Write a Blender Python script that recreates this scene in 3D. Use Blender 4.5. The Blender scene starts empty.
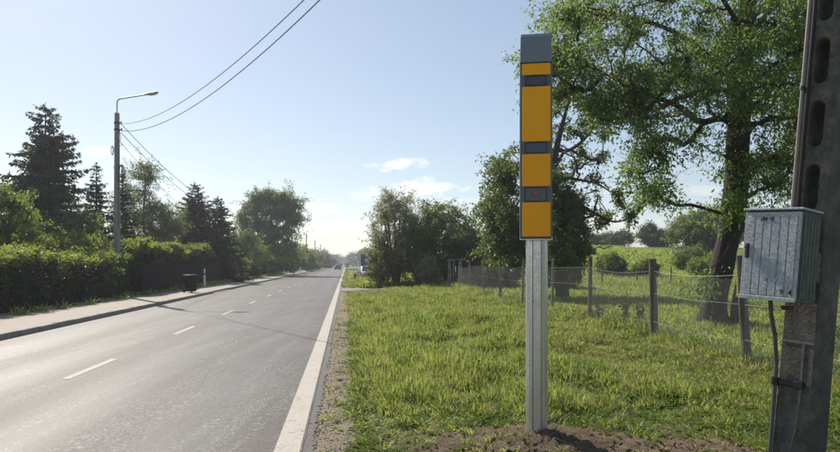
import bpy, bmesh, math, random
import numpy as np
from mathutils import Vector, Matrix, noise as mnoise

S = bpy.context.scene
COL = S.collection
R = math.radians
F = 640.0            # focal length in photo pixels (photo is 840 wide)
EYE = 1.7            # camera height
HZ = 264.0           # horizon row
RS = 0.1156          # the road drifts left by this much per metre ahead

# ------------------------------------------------------------------ camera
cam = bpy.data.cameras.new('camera')
cam.sensor_width = 36.0
cam.lens = F / 840.0 * 36.0
cam.shift_y = (HZ - 226.0) / 840.0
cam.clip_start = 0.05
cam.clip_end = 6000
camo = bpy.data.objects.new('camera', cam)
camo.location = (0, 0, EYE)
camo.rotation_euler = (R(90), 0, 0)
COL.objects.link(camo)
S.camera = camo

# ------------------------------------------------------------------ sky and sun
SUN_AZ = R(-37)      # measured from +Y towards +X
SUN_EL = R(41)
W = bpy.data.worlds.new('World')
S.world = W
W.use_nodes = True
wt = W.node_tree
wt.nodes.clear()
def wn(t, **k):
    n = wt.nodes.new(t)
    for a, b in k.items(): setattr(n, a, b)
    return n
def wmath(op, a, b=None, c=None, clamp=False):
    n = wn('ShaderNodeMath', operation=op, use_clamp=clamp)
    for i, v in enumerate((a, b, c)):
        if v is None: continue
        if isinstance(v, (int, float)): n.inputs[i].default_value = v
        else: wt.links.new(v, n.inputs[i])
    return n.outputs[0]
sky = wn('ShaderNodeTexSky', sky_type='NISHITA')
sky.sun_disc = False
sky.sun_elevation = SUN_EL
sky.sun_rotation = SUN_AZ
sky.altitude = 60
sky.air_density = 1.0
sky.dust_density = 0.5
sky.ozone_density = 1.2
tcw = wn('ShaderNodeTexCoord')
sep = wn('ShaderNodeSeparateXYZ')
wt.links.new(tcw.outputs['Generated'], sep.inputs[0])
yy = wmath('MAXIMUM', sep.outputs['Y'], 0.02)
ca = wmath('DIVIDE', sep.outputs['X'], yy)
cb = wmath('DIVIDE', sep.outputs['Z'], yy)
comb = wn('ShaderNodeCombineXYZ')
wt.links.new(ca, comb.inputs[0]); wt.links.new(wmath('MULTIPLY', cb, 2.2), comb.inputs[1])
nz = wn('ShaderNodeTexNoise'); nz.inputs['Scale'].default_value = 26; nz.inputs['Detail'].default_value = 6
nz.inputs['Roughness'].default_value = 0.62
wt.links.new(comb.outputs[0], nz.inputs['Vector'])
nb = wmath('MULTIPLY', wmath('SUBTRACT', nz.outputs[0], 0.5), 3.4)
# small fair-weather clouds low over the horizon: tangent of azimuth, tangent of height, half widths, density
CLOUDS = [(401,165,30,6.5,.95),(422,188,52,9,.95),(392,196,40,9,.6),(314,210,34,9,.7),(332,226,56,10,.5),(455,200,30,4,.4),
          (108,153,28,8,.7),(140,158,16,4,.4),(168,186,16,5,.45),(625,190,44,4,.28),(600,222,60,6,.3),(250,205,30,4,.25),
          (60,160,34,5,.35),(700,190,40,6,.3),(-120,190,60,10,.6),(960,170,70,10,.6),(1150,140,60,8,.6)]
tot = None
for px, py, rx, ry, d in CLOUDS:
    a0, b0 = (px-420)/F, (HZ-py)/F
    dx = wmath('MULTIPLY', wmath('SUBTRACT', ca, a0), F/rx)
    dy = wmath('MULTIPLY', wmath('SUBTRACT', cb, b0), F/ry)
    r2 = wmath('ADD', wmath('MULTIPLY', dx, dx), wmath('MULTIPLY', dy, dy))
    m = wmath('ADD', wmath('SUBTRACT', 1.0, wmath('SQRT', r2)), nb)
    m = wmath('MULTIPLY', m, 1.3, clamp=True)
    m = wmath('MULTIPLY', wmath('SMOOTH_MIN', m, 1.0, 0.1), d)
    tot = m if tot is None else wmath('MAXIMUM', tot, m)
tot = wmath('MULTIPLY', tot, wmath('GREATER_THAN', sep.outputs['Y'], 0.03))
mixw = wn('ShaderNodeMix', data_type='RGBA')
wt.links.new(tot, mixw.inputs[0])
hs = wn('ShaderNodeHueSaturation'); hs.inputs['Saturation'].default_value = 1.0
wt.links.new(sky.outputs[0], hs.inputs['Color']); gm = wn('ShaderNodeGamma'); gm.inputs['Gamma'].default_value = 0.72
wt.links.new(hs.outputs[0], gm.inputs['Color']); wt.links.new(gm.outputs[0], mixw.inputs[6])
mixw.inputs[7].default_value = (5.6, 5.55, 5.55, 1)
bgw = wn('ShaderNodeBackground'); bgw.inputs['Strength'].default_value = 0.142
wt.links.new(mixw.outputs[2], bgw.inputs['Color'])
wo = wn('ShaderNodeOutputWorld'); wt.links.new(bgw.outputs[0], wo.inputs['Surface'])

sl = bpy.data.lights.new('sun', 'SUN')
sl.energy = 4.7
sl.angle = R(0.53)
sl.color = (1.0, 0.93, 0.82)
so = bpy.data.objects.new('sun', sl)
COL.objects.link(so)
sdir = Vector((math.sin(SUN_AZ)*math.cos(SUN_EL), math.cos(SUN_AZ)*math.cos(SUN_EL), math.sin(SUN_EL)))
so.rotation_euler = sdir.to_track_quat('Z', 'Y').to_euler()
so.location = (-10, 12, 14)

S.view_settings.view_transform = 'Standard'
S.view_settings.look = 'None'
S.view_settings.exposure = 0.52
S.view_settings.gamma = 1
S.render.engine = 'CYCLES'
S.cycles.use_denoising = True
try:
    S.cycles.denoiser = 'OPENIMAGEDENOISE'
    S.cycles.denoising_input_passes = 'RGB_ALBEDO_NORMAL'
except Exception:
    pass
S.cycles.max_bounces = 7
S.cycles.diffuse_bounces = 3
S.cycles.glossy_bounces = 2
S.cycles.transmission_bounces = 4
S.cycles.transparent_max_bounces = 6
S.cycles.volume_bounces = 0
S.cycles.use_adaptive_sampling = True
S.cycles.adaptive_threshold = 0.015
S.cycles.sample_clamp_indirect = 4

# ------------------------------------------------------------------ small helpers
def at(px, Y, Z=None):
    """world point seen in photo column px at distance Y ahead"""
    return Vector(((px-420)/F*Y, Y, 0 if Z is None else Z))
def zrow(py, Y): return EYE - (py-HZ)/F*Y
def sstep(a, b, x):
    t = np.clip((np.asarray(x, float)-a)/(b-a), 0, 1)
    return t*t*(3-2*t)

def tag(o, label=None, cat=None, group=None, kind=None):
    if label: o['label'] = label
    if cat: o['category'] = cat
    if group: o['group'] = group
    if kind: o['kind'] = kind
    return o
def thing(name, label, cat, loc=(0,0,0), rz=0, group=None):
    o = bpy.data.objects.new(name, None)
    o.empty_display_size = 0.2
    COL.objects.link(o)
    o.location = loc; o.rotation_euler = (0, 0, rz)
    return tag(o, label, cat, group)
def link(name, me, m=None, parent=None):
    o = bpy.data.objects.new(name, me)
    COL.objects.link(o)
    if m is not None and not me.materials: me.materials.append(m)
    if parent is not None: o.parent = parent
    return o
def obj(name, bm, m, parent=None, smooth=False):
    bmesh.ops.recalc_face_normals(bm, faces=bm.faces)
    me = bpy.data.meshes.new(name)
    if smooth:
        for f in bm.faces: f.smooth = True
    bm.to_mesh(me); bm.free()
    o = link(name, me, m, parent)
    if smooth and hasattr(me, 'set_sharp_from_angle'): me.set_sharp_from_angle(angle=R(40))
    return o
def copy_tree(o, parent=None):
    c = o.copy(); COL.objects.link(c); c.parent = parent
    for ch in list(o.children): copy_tree(ch, c)
    return c
def NB(): return bmesh.new()
def box(bm, x0, x1, y0, y1, z0, z1, bev=0.0, M=None, seg=1):
    vs = [bm.verts.new(p) for p in ((x0,y0,z0),(x1,y0,z0),(x1,y1,z0),(x0,y1,z0),(x0,y0,z1),(x1,y0,z1),(x1,y1,z1),(x0,y1,z1))]
    fs = [bm.faces.new([vs[i] for i in q]) for q in ((0,3,2,1),(4,5,6,7),(0,1,5,4),(1,2,6,5),(2,3,7,6),(3,0,4,7))]
    geo = vs
    if bev > 0:
        es = list({e for f in fs for e in f.edges})
        r = bmesh.ops.bevel(bm, geom=es, offset=bev, segments=seg, affect='EDGES', profile=0.5)
        geo = list({v for f in r['faces'] for v in f.verts} | {v for v in vs if v.is_valid})
    if M is not None: bmesh.ops.transform(bm, matrix=M, verts=geo)
    return geo
def cyl(bm, p0, p1, r0, r1=None, n=12, caps=True):
    r1 = r0 if r1 is None else r1
    p0, p1 = Vector(p0), Vector(p1)
    d = (p1-p0).normalized()
    a = d.orthogonal().normalized(); b = d.cross(a)
    A, B = [], []
    for i in range(n):
        t = 2*math.pi*i/n
        v = a*math.cos(t) + b*math.sin(t)
        A.append(bm.verts.new(p0+v*r0)); B.append(bm.verts.new(p1+v*r1))
    for i in range(n):
        j = (i+1) % n
        bm.faces.new((A[i], A[j], B[j], B[i]))
    if caps: bm.faces.new(A[::-1]); bm.faces.new(B)
def pipe(bm, pts, r, n=8):
    pts = [Vector(p) for p in pts]
    rings = []
    ref = None
    for i, p in enumerate(pts):
        d = (pts[min(i+1, len(pts)-1)] - pts[max(i-1, 0)]).normalized()
        if ref is None: ref = d.orthogonal().normalized()
        a = (ref - d*ref.dot(d)).normalized(); ref = a; b = d.cross(a)
        rr = r[i] if isinstance(r, (list, tuple)) else r
        rings.append([bm.verts.new(p + (a*math.cos(2*math.pi*k/n)+b*math.sin(2*math.pi*k/n))*rr) for k in range(n)])
    for A, B in zip(rings, rings[1:]):
        for k in range(n):
            j = (k+1) % n
            bm.faces.new((A[k], A[j], B[j], B[k]))
    bm.faces.new(rings[0][::-1]); bm.faces.new(rings[-1])
def prism(bm, poly, axis, a, b):
    """extrude a 2D outline between a and b along axis 'x','y' or 'z'"""
    def p3(u, v, w): return {'x': (w,u,v), 'y': (u,w,v), 'z': (u,v,w)}[axis]
    A = [bm.verts.new(p3(u,v,a)) for u, v in poly]; B = [bm.verts.new(p3(u,v,b)) for u, v in poly]
    n = len(poly)
    for i in range(n):
        j = (i+1) % n
        bm.faces.new((A[i], A[j], B[j], B[i]))
    bm.faces.new(A[::-1]); bm.faces.new(B)

def mesh_np(name, verts, faces, m=None, smooth=False):
    verts = np.asarray(verts, np.float32)
    me = bpy.data.meshes.new(name)
    me.vertices.add(len(verts)); me.vertices.foreach_set('co', verts.ravel())
    faces = [np.asarray(f, np.int32) for f in (faces if isinstance(faces, list) else [faces]) if len(f)]
    tot = sum(f.size for f in faces); nf = sum(len(f) for f in faces)
    me.loops.add(tot); me.polygons.add(nf)
    me.loops.foreach_set('vertex_index', np.concatenate([f.ravel() for f in faces]))
    ls, s = [], 0
    for f in faces:
        k = f.shape[1]; ls.append(s + np.arange(len(f))*k); s += f.size
    me.polygons.foreach_set('loop_start', np.concatenate(ls).astype(np.int32))
    if smooth: me.polygons.foreach_set('use_smooth', np.ones(nf, bool))
    me.update(calc_edges=True); me.validate()
    if m is not None: me.materials.append(m)
    return me

class Acc:
    def __init__(s): s.v = []; s.f = []; s.n = 0
    def add(s, v, f):
        if len(v) == 0: return
        s.v.append(v); s.f.append(f + s.n); s.n += len(v)
    def mesh(s, name, m, smooth=False):
        return mesh_np(name, np.concatenate(s.v), np.concatenate(s.f), m, smooth)
def unit(a): return a/np.maximum(np.linalg.norm(a, axis=-1, keepdims=True), 1e-9)
def tube_np(path, rad, n=6):
    path = np.asarray(path, float); k = len(path)
    rad = np.broadcast_to(np.asarray(rad, float), (k,))
    d = np.gradient(path, axis=0); d = unit(d)
    ref = np.array([0.31, 0.95, 0.05]) if abs(d[:, 2]).mean() > .6 else np.array([0, 0, 1.0])
    a = unit(ref - d*(d@ref)[:, None]); b = np.cross(d, a)
    t = np.arange(n)*2*math.pi/n
    v = path[:, None] + rad[:, None, None]*(a[:, None]*np.cos(t)[None, :, None] + b[:, None]*np.sin(t)[None, :, None])
    i = np.arange(k-1)[:, None]*n; j = np.arange(n)[None]; j2 = (j+1) % n
    f = np.stack([i+j, i+j2, i+n+j2, i+n+j], -1).reshape(-1, 4)
    return v.reshape(-1, 3), f
def leaf_quads(P, L, Wd, rng, A=None, droop=0.35, fold=0.25):
    n = len(P)
    if A is None:
        A = rng.normal(size=(n, 3)); A[:, 2] = A[:, 2]*.7 - droop
    A = unit(A)
    s = unit(np.cross(A, rng.normal(size=(n, 3)) + np.array([0, 0, .8])))
    nn = np.cross(s, A)
    L = (np.asarray(L)*np.ones(n))[:, None]; Wd = (np.asarray(Wd)*np.ones(n))[:, None]
    mid = P + A*L*.45
    V = np.stack([P, mid + s*Wd*.5 + nn*Wd*fold, P + A*L, mid - s*Wd*.5 + nn*Wd*fold], 1).reshape(-1, 3)
    return V, (np.arange(n)[:, None]*4 + np.arange(4)[None]).astype(np.int32)

# ------------------------------------------------------------------ materials
def newmat(name):
    m = bpy.data.materials.new(name); m.use_nodes = True
    t = m.node_tree; b = t.nodes['Principled BSDF']
    return m, t, b
def N(t, ty, **k):
    n = t.nodes.new(ty)
    for a, b in k.items(): setattr(n, a, b)
    return n
def noise_node(t, scale, detail=5, rough=.6, coord='Object', vec=None, dist=0):
    n = N(t, 'ShaderNodeTexNoise')
    n.inputs['Scale'].default_value = scale; n.inputs['Detail'].default_value = detail
    n.inputs['Roughness'].default_value = rough; n.inputs['Distortion'].default_value = dist
    if vec is None:
        if coord == 'World': vec = N(t, 'ShaderNodeNewGeometry').outputs['Position']
        else: vec = N(t, 'ShaderNodeTexCoord').outputs[coord]
    t.links.new(vec, n.inputs['Vector'])
    return n.outputs[0]
def ramp(t, fac, stops):
    r = N(t, 'ShaderNodeValToRGB')
    el = r.color_ramp.elements
    while len(el) > 1: el.remove(el[-1])
    el[0].position, el[0].color = stops[0][0], (*stops[0][1], 1)
    for p, c in stops[1:]:
        e = el.new(p); e.color = (*c, 1)
    t.links.new(fac, r.inputs[0])
    return r.outputs[0]
def mixc(t, fac, a, b, mode='MIX'):
    n = N(t, 'ShaderNodeMix', data_type='RGBA', blend_type=mode)
    for i, v in ((0, fac), (6, a), (7, b)):
        if isinstance(v, (int, float)): n.inputs[i].default_value = v
        elif isinstance(v, tuple): n.inputs[i].default_value = (*v, 1)
        else: t.links.new(v, n.inputs[i])
    return n.outputs[2]
def M_(t, op, a, b=None, c=None, clamp=False):
    n = N(t, 'ShaderNodeMath', operation=op, use_clamp=clamp)
    for i, v in enumerate((a, b, c)):
        if v is None: continue
        if isinstance(v, (int, float)): n.inputs[i].default_value = v
        else: t.links.new(v, n.inputs[i])
    return n.outputs[0]
def mrange(t, v, a, b, c=0., d=1., smooth=True):
    n = N(t, 'ShaderNodeMapRange', interpolation_type='SMOOTHSTEP' if smooth else 'LINEAR')
    t.links.new(v, n.inputs[0])
    for i, x in enumerate((a, b, c, d)): n.inputs[i+1].default_value = x
    return n.outputs[0]
def bump(t, b, h, dist=.01, strength=.5):
    n = N(t, 'ShaderNodeBump'); n.inputs['Distance'].default_value = dist; n.inputs['Strength'].default_value = strength
    t.links.new(h, n.inputs['Height']); t.links.new(n.outputs[0], b.inputs['Normal'])
def plain(name, col, rough=.6, metal=0., var=.15, scale=8, bumpd=0., bscale=60, coord='Object', spec=None):
    m, t, b = newmat(name)
    f = noise_node(t, scale, 6, .65, coord)
    lo = tuple(c*(1-var) for c in col); hi = tuple(min(1, c*(1+var)) for c in col)
    c = ramp(t, f, [(.3, lo), (.7, hi)])
    t.links.new(c, b.inputs['Base Color'])
    b.inputs['Roughness'].default_value = rough; b.inputs['Metallic'].default_value = metal
    if spec is not None: b.inputs['Specular IOR Level'].default_value = spec
    if bumpd: bump(t, b, noise_node(t, bscale, 5, .6, coord), bumpd)
    return m
def leafmat(name, c1, c2, trans=(.16,.22,.03), tw=.4, rough=.5, patch=.6, pscale=.6, spec=.35):
    """leaf: colour varies leaf by leaf and in patches; light also passes through"""
    m, t, b = newmat(name)
    g = N(t, 'ShaderNodeNewGeometry')
    rnd = g.outputs['Random Per Island']
    big = noise_node(t, pscale, 3, .6, vec=g.outputs['Position'])
    f = M_(t, 'ADD', M_(t, 'MULTIPLY', rnd, 1-patch), M_(t, 'MULTIPLY', mrange(t, big, .3, .7), patch))
    c = mixc(t, f, c1, c2)
    t.links.new(c, b.inputs['Base Color'])
    b.inputs['Roughness'].default_value = rough
    b.inputs['Specular IOR Level'].default_value = spec
    tr = N(t, 'ShaderNodeBsdfTranslucent')
    tc = mixc(t, f, tuple(x*.75 for x in trans), trans)
    t.links.new(tc, tr.inputs[0])
    mx = N(t, 'ShaderNodeMixShader'); mx.inputs[0].default_value = tw
    t.links.new(b.outputs[0], mx.inputs[1]); t.links.new(tr.outputs[0], mx.inputs[2])
    t.links.new(mx.outputs[0], t.nodes['Material Output'].inputs['Surface'])
    return m
def barkmat(name, c1, c2, scale=3):
    m, t, b = newmat(name)
    mp = N(t, 'ShaderNodeMapping'); mp.inputs['Scale'].default_value = (6, 6, 1)
    t.links.new(N(t, 'ShaderNodeTexCoord').outputs['Object'], mp.inputs[0])
    f = noise_node(t, scale, 8, .7, vec=mp.outputs[0])
    t.links.new(ramp(t, f, [(.3, c1), (.7, c2)]), b.inputs['Base Color'])
    b.inputs['Roughness'].default_value = .9
    bump(t, b, f, .06, .9)
    return m
def u_of(t, pos):
    sp = N(t, 'ShaderNodeSeparateXYZ'); t.links.new(pos, sp.inputs[0])
    return M_(t, 'ADD', sp.outputs['X'], M_(t, 'MULTIPLY', sp.outputs['Y'], RS)), sp

# ground: soil, worn edge and turf under the blades
MOUND = (1.15, 6.28)
def ground_mat():
    m, t, b = newmat('turf_and_soil')
    pos = N(t, 'ShaderNodeNewGeometry').outputs['Position']
    u, sp = u_of(t, pos)
    n1 = noise_node(t, .8, 6, .65, vec=pos); n2 = noise_node(t, 7, 8, .7, vec=pos); n3 = noise_node(t, 45, 6, .7, vec=pos)
    nb_ = noise_node(t, .05, 4, .6, vec=pos)
    turf = ramp(t, n2, [(.25, (.08,.11,.02)), (.5, (.13,.17,.03)), (.75, (.20,.20,.065))])
    turf = mixc(t, mrange(t, n1, .5, .75, 0, .55), turf, (.15,.135,.055))
    far = ramp(t, noise_node(t, .35, 8, .7, vec=pos), [(.3, (.07,.12,.02)), (.55, (.115,.18,.03)), (.75, (.17,.21,.05))])
    far = mixc(t, mrange(t, nb_, .4, .65, 0, .5), far, (.13,.165,.035))
    turf = mixc(t, mrange(t, sp.outputs['Y'], 16, 42), turf, far)
    soil = ramp(t, n3, [(.3, (.055,.040,.028)), (.52, (.135,.10,.07)), (.75, (.28,.22,.155))])
    soil = mixc(t, mrange(t, n2, .45, .7, 0, .6), soil, (.25,.195,.13))
    dx = M_(t, 'MULTIPLY', M_(t, 'SUBTRACT', sp.outputs['X'], 1.65), 1/1.85)
    dy = M_(t, 'MULTIPLY', M_(t, 'SUBTRACT', sp.outputs['Y'], 5.85), 1/1.0)
    rr = M_(t, 'SQRT', M_(t, 'ADD', M_(t, 'MULTIPLY', dx, dx), M_(t, 'MULTIPLY', dy, dy)))
    rr = M_(t, 'ADD', rr, M_(t, 'MULTIPLY', M_(t, 'SUBTRACT', n2, .5), 1.3))
    c = mixc(t, mrange(t, rr, .8, 1.3), soil, turf)
    edge = ramp(t, n3, [(.3, (.15,.12,.08)), (.5, (.29,.235,.165)), (.75, (.44,.38,.29))])
    ue = M_(t, 'ADD', u, M_(t, 'MULTIPLY', M_(t, 'SUBTRACT', n2, .5), .28))
    c = mixc(t, mrange(t, ue, .02, .16), edge, c)
    # straw along the fence foot
    fe = M_(t, 'ABSOLUTE', M_(t, 'SUBTRACT', u, M_(t, 'ADD', 6.35, M_(t, 'MULTIPLY', M_(t, 'SUBTRACT', n1, .5), .8))))
    c = mixc(t, M_(t, 'MULTIPLY', mrange(t, fe, .1, .5, 1, 0), mrange(t, sp.outputs['Y'], 20, 30, .8, 0)), c, (.30,.23,.12))
    t.links.new(c, b.inputs['Base Color'])
    b.inputs['Roughness'].default_value = .95
    b.inputs['Specular IOR Level'].default_value = .1
    bump(t, b, M_(t, 'ADD', n3, M_(t, 'MULTIPLY', n2, 1.5)), .05, .7)
    return m
def asphalt_mat():
    m, t, b = newmat('asphalt')
    pos = N(t, 'ShaderNodeNewGeometry').outputs['Position']
    u, sp = u_of(t, pos)
    v = N(t, 'ShaderNodeTexVoronoi'); v.inputs['Scale'].default_value = 46
    t.links.new(pos, v.inputs['Vector'])
    fine = noise_node(t, 130, 4, .75, vec=pos)
    agg = mixc(t, .5, v.outputs['Color'], fine)
    bw = N(t, 'ShaderNodeRGBToBW'); t.links.new(agg, bw.inputs[0])
    c = ramp(t, bw.outputs[0], [(.25, (.014,.013,.012)), (.44, (.054,.049,.046)), (.58, (.100,.091,.085)), (.73, (.29,.265,.235))])
    # worn wheel tracks lie as long streaks along the lanes
    wob = M_(t, 'MULTIPLY', M_(t, 'SUBTRACT', noise_node(t, .12, 3, .5, vec=pos), .5), .5)
    uu = M_(t, 'ADD', u, wob)
    w = None
    for c0, wd in ((-1.55,.5),(-3.15,.45),(-5.0,.5),(-6.65,.55)):
        g = M_(t, 'SUBTRACT', 1, M_(t, 'MULTIPLY', M_(t, 'ABSOLUTE', M_(t, 'SUBTRACT', uu, c0)), 1/wd/1.5), clamp=True)
        w = g if w is None else M_(t, 'MAXIMUM', w, g)
    mp = N(t, 'ShaderNodeMapping'); mp.inputs['Scale'].default_value = (2.2, .12, 1)
    mp.inputs['Rotation'].default_value = (0, 0, -math.atan(RS))
    t.links.new(pos, mp.inputs[0])
    streak = noise_node(t, 1.6, 6, .65, vec=mp.outputs[0])
    c = mixc(t, mrange(t, w, .0, .9, .0, .45), c, mixc(t, .35, c, (.20,.185,.165)))
    c = mixc(t, mrange(t, streak, .40, .60, 0, .7), c, (.060,.047,.042))
    c = mixc(t, mrange(t, noise_node(t, .3, 5, .6, vec=pos), .4, .7, 0, .25), c, (.15,.142,.13))
    # construction seam beside the centre line and a sealed crack or two
    seam = M_(t, 'ABSOLUTE', M_(t, 'SUBTRACT', M_(t, 'ADD', u, M_(t, 'MULTIPLY', wob, .15)), -4.33))
    c = mixc(t, mrange(t, seam, .012, .04, .65, 0), c, (.045,.042,.04))
    # dust by the kerb
    c = mixc(t, mrange(t, u, -7.7, -7.1, .55, 0), c, (.17,.15,.125))
    t.links.new(c, b.inputs['Base Color'])
    ro = mrange(t, w, 0, 1, .62, .5); t.links.new(ro, b.inputs['Roughness'])
    b.inputs['Specular IOR Level'].default_value = .28
    bump(t, b, bw.outputs[0], .006, .55)
    return m
def paint_mat():
    m, t, b = newmat('road_paint')
    pos = N(t, 'ShaderNodeNewGeometry').outputs['Position']
    f = noise_node(t, 60, 6, .75, vec=pos); g = noise_node(t, 2.5, 6, .7, vec=pos)
    c = ramp(t, f, [(.3, (.21,.19,.16)), (.48, (.38,.345,.295)), (.7, (.47,.43,.37))])
    c = mixc(t, mrange(t, g, .5, .75, 0, .5), c, (.32,.28,.23))
    chip = M_(t, 'ADD', M_(t, 'MULTIPLY', noise_node(t, 24, 8, .8, vec=pos), .6), M_(t, 'MULTIPLY', noise_node(t, 3, 5, .7, vec=pos), .4))
    c = mixc(t, mrange(t, chip, .565, .60, 0, .85), c, (.11,.10,.092))
    t.links.new(c, b.inputs['Base Color']); b.inputs['Roughness'].default_value = .75
    bump(t, b, f, .004, .5)
    return m
def paver_mat():
    m, t, b = newmat('concrete_pavers')
    pos = N(t, 'ShaderNodeNewGeometry').outputs['Position']
    mp = N(t, 'ShaderNodeMapping'); mp.inputs['Rotation'].default_value = (0, 0, -math.atan(RS))
    t.links.new(pos, mp.inputs[0])
    br = N(t, 'ShaderNodeTexBrick'); br.inputs['Scale'].default_value = 1
    br.inputs['Brick Width'].default_value = .2; br.inputs['Row Height'].default_value = .1; br.inputs['Mortar Size'].default_value = .006
    br.inputs['Color1'].default_value = (.30,.255,.21,1); br.inputs['Color2'].default_value = (.36,.31,.26,1); br.inputs['Mortar'].default_value = (.17,.15,.13,1)
    t.links.new(mp.outputs[0], br.inputs['Vector'])
    g = noise_node(t, 1.4, 7, .7, vec=pos)
    c = mixc(t, mrange(t, g, .45, .7, 0, .4), br.outputs['Color'], (.23,.195,.16))
    t.links.new(c, b.inputs['Base Color']); b.inputs['Roughness'].default_value = .85
    bump(t, b, noise_node(t, 90, 4, .7, vec=pos), .004, .5)
    return m

MT = {}
MT['ground'] = ground_mat()
MT['asphalt'] = asphalt_mat()
MT['paint'] = paint_mat()
MT['paver'] = paver_mat()
MT['kerb'] = plain('kerb_concrete', (.27,.255,.235), .85, var=.25, scale=3, bumpd=.004, bscale=90, coord='Object')
MT['strip'] = plain('asphalt_edge', (.12,.11,.10), .9, var=.45, scale=40, bumpd=.01, bscale=120)
MT['track'] = plain('packed_gravel', (.22,.205,.18), .95, var=.4, scale=9, bumpd=.02, bscale=60)
MT['stone'] = plain('stone', (.30,.27,.23), .9, var=.35, scale=12, coord='Object')
MT['clod'] = plain('soil_clod', (.15,.105,.068), .98, var=.5, scale=20, bumpd=.01, bscale=90, spec=.1)
MT['bark'] = barkmat('tree_bark', (.035,.027,.02), (.125,.10,.075))
MT['bark_dark'] = barkmat('dark_bark', (.02,.017,.014), (.065,.052,.042))
MT['bark_conifer'] = barkmat('conifer_bark', (.045,.032,.025), (.10,.075,.06))

# ------------------------------------------------------------------ terrain
def HGT(x, y):
    x = np.asarray(x, float); y = np.asarray(y, float)
    u = x + RS*y
    h = 4.3*sstep(50, 104, y)*sstep(6, 17, u - .06*(y-50))
    h = h + 0.6*sstep(104, 240, y)*sstep(6, 20, u)*0
    und = .035*np.sin(x*1.7+.4)*np.sin(y*1.1) + .03*np.sin(x*.6-y*.45+1.2)
    h = h + und*sstep(.1, 1.2, u)
    h = h + .07*sstep(.6, 3.0, u)*sstep(9, 15, y)
    # spoil heap round the camera post
    d2 = ((x-MOUND[0]-.1)/.62)**2 + ((y-MOUND[1]+.1)/.52)**2
    h = h + .11*np.exp(-d2*1.15)
    d3 = ((x-2.6)/.9)**2 + ((y-5.6)/.6)**2
    h = h + .05*np.exp(-d3)
    # small ditch with rough grass at the foot of the hill
    h = h - .25*np.exp(-((y-49)/3.0)**2)*sstep(7, 14, u)
    return h
def h1(x, y): return float(HGT(x, y))

def graded(lo, hi, f):
    out = [lo]
    while out[-1] < hi: out.append(out[-1] + f(out[-1]))
    out[-1] = hi
    return out
us = [-1600,-800,-400,-220,-120,-70,-45,-32,-24,-18,-14,-12,-10.7,-10.32,-10.30,-7.83,-7.80,-6,-4,-2,-.45,-.42,-.26] \
    + graded(-.2, 6, lambda q: .06 if q < 4.2 else .12)[0:] + graded(6.2, 24, lambda q: .25+.04*(q-6.2)) \
    + graded(26, 140, lambda q: 3+.05*(q-26)) + [170,220,300,420,650,1000,1600]
vs_ = [-60,-30,-12,-4,0,2] + graded(2.6, 14, lambda q: .06+.012*max(0, q-6)) + graded(14.3, 60, lambda q: .25+.02*(q-14)) \
    + graded(62, 260, lambda q: 2+.03*(q-60)) + [290,340,400,480,600,750,950,1200,1600]
us = np.array(us, float); vs_ = np.array(vs_, float)
UU, VV = np.meshgrid(us, vs_)
XX = UU - RS*VV
ZZ = HGT(XX, VV)
rngT = np.random.default_rng(5)
soilm = np.exp(-(((XX-1.75)/1.7)**2 + ((VV-5.75)/.9)**2)**2)
ZZ = ZZ + rngT.normal(size=ZZ.shape)*(.016*soilm + .004*((UU > -.2) & (UU < 7) & (VV < 14)))
ZZ = np.where((UU <= -.42) & (UU >= -7.80), -.06, ZZ)          # bed of the road
ZZ = np.where((UU < -7.80) & (UU >= -10.30), .06, ZZ)           # bed of the pavement
ZZ = np.where(UU < -10.30, .125, ZZ)
nu, nv = len(us), len(vs_)
idx = np.arange(nu*nv).reshape(nv, nu)
quads = np.stack([idx[:-1,:-1], idx[:-1,1:], idx[1:,1:], idx[1:,:-1]], -1).reshape(-1, 4)
g = link('ground', mesh_np('ground', np.stack([XX, VV, ZZ], -1).reshape(-1, 3), quads, MT['ground'], True))
g['kind'] = 'structure'

def strip(name, u0, u1, v0, v1, z, mat, parent=None, nv=40, jag=0, seed=1, thick=0.0):
    """sheet that runs along the road"""
    rr = random.Random(seed)
    vv = [v0 + (v1-v0)*(i/nv)**1.6 for i in range(nv+1)]
    V, Fq = [], []
    for i, v in enumerate(vv):
        a = u0; b_ = u1 + (rr.uniform(-jag, jag) if jag else 0)
        V += [(a-RS*v, v, z), (b_-RS*v, v, z)]
        if i: Fq.append((2*i-2, 2*i-1, 2*i+1, 2*i))
    o = link(name, mesh_np(name, np.array(V), np.array(Fq)), mat, parent)
    return o
road = strip('road', -7.78, -.40, -50, 1500, 0.0, MT['asphalt'], nv=60); road['kind'] = 'structure'
edge = strip('asphalt_edge', -.43, -.285, -20, 400, -.006, MT['strip'], road, nv=1500, jag=.03)
strip('edge_line', -.655, -.42, -40, 900, .004, MT['paint'], road, nv=40)
dash_me = None
v = 9.45 - 12
k = 0
while v < 420:
    vv0, vv1 = v, v+2.0
    if dash_me is None:
        dash_me = mesh_np('centre_dash', np.array([(-.06,0,0),(.06,0,0),(.06-RS*2,2,0),(-.06-RS*2,2,0)]), np.array([(0,1,2,3)]), MT['paint'])
    o = link('centre_dash', dash_me, None, road); o.location = (-4.14-RS*vv0, vv0, .004)
    v += 6.0

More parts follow.
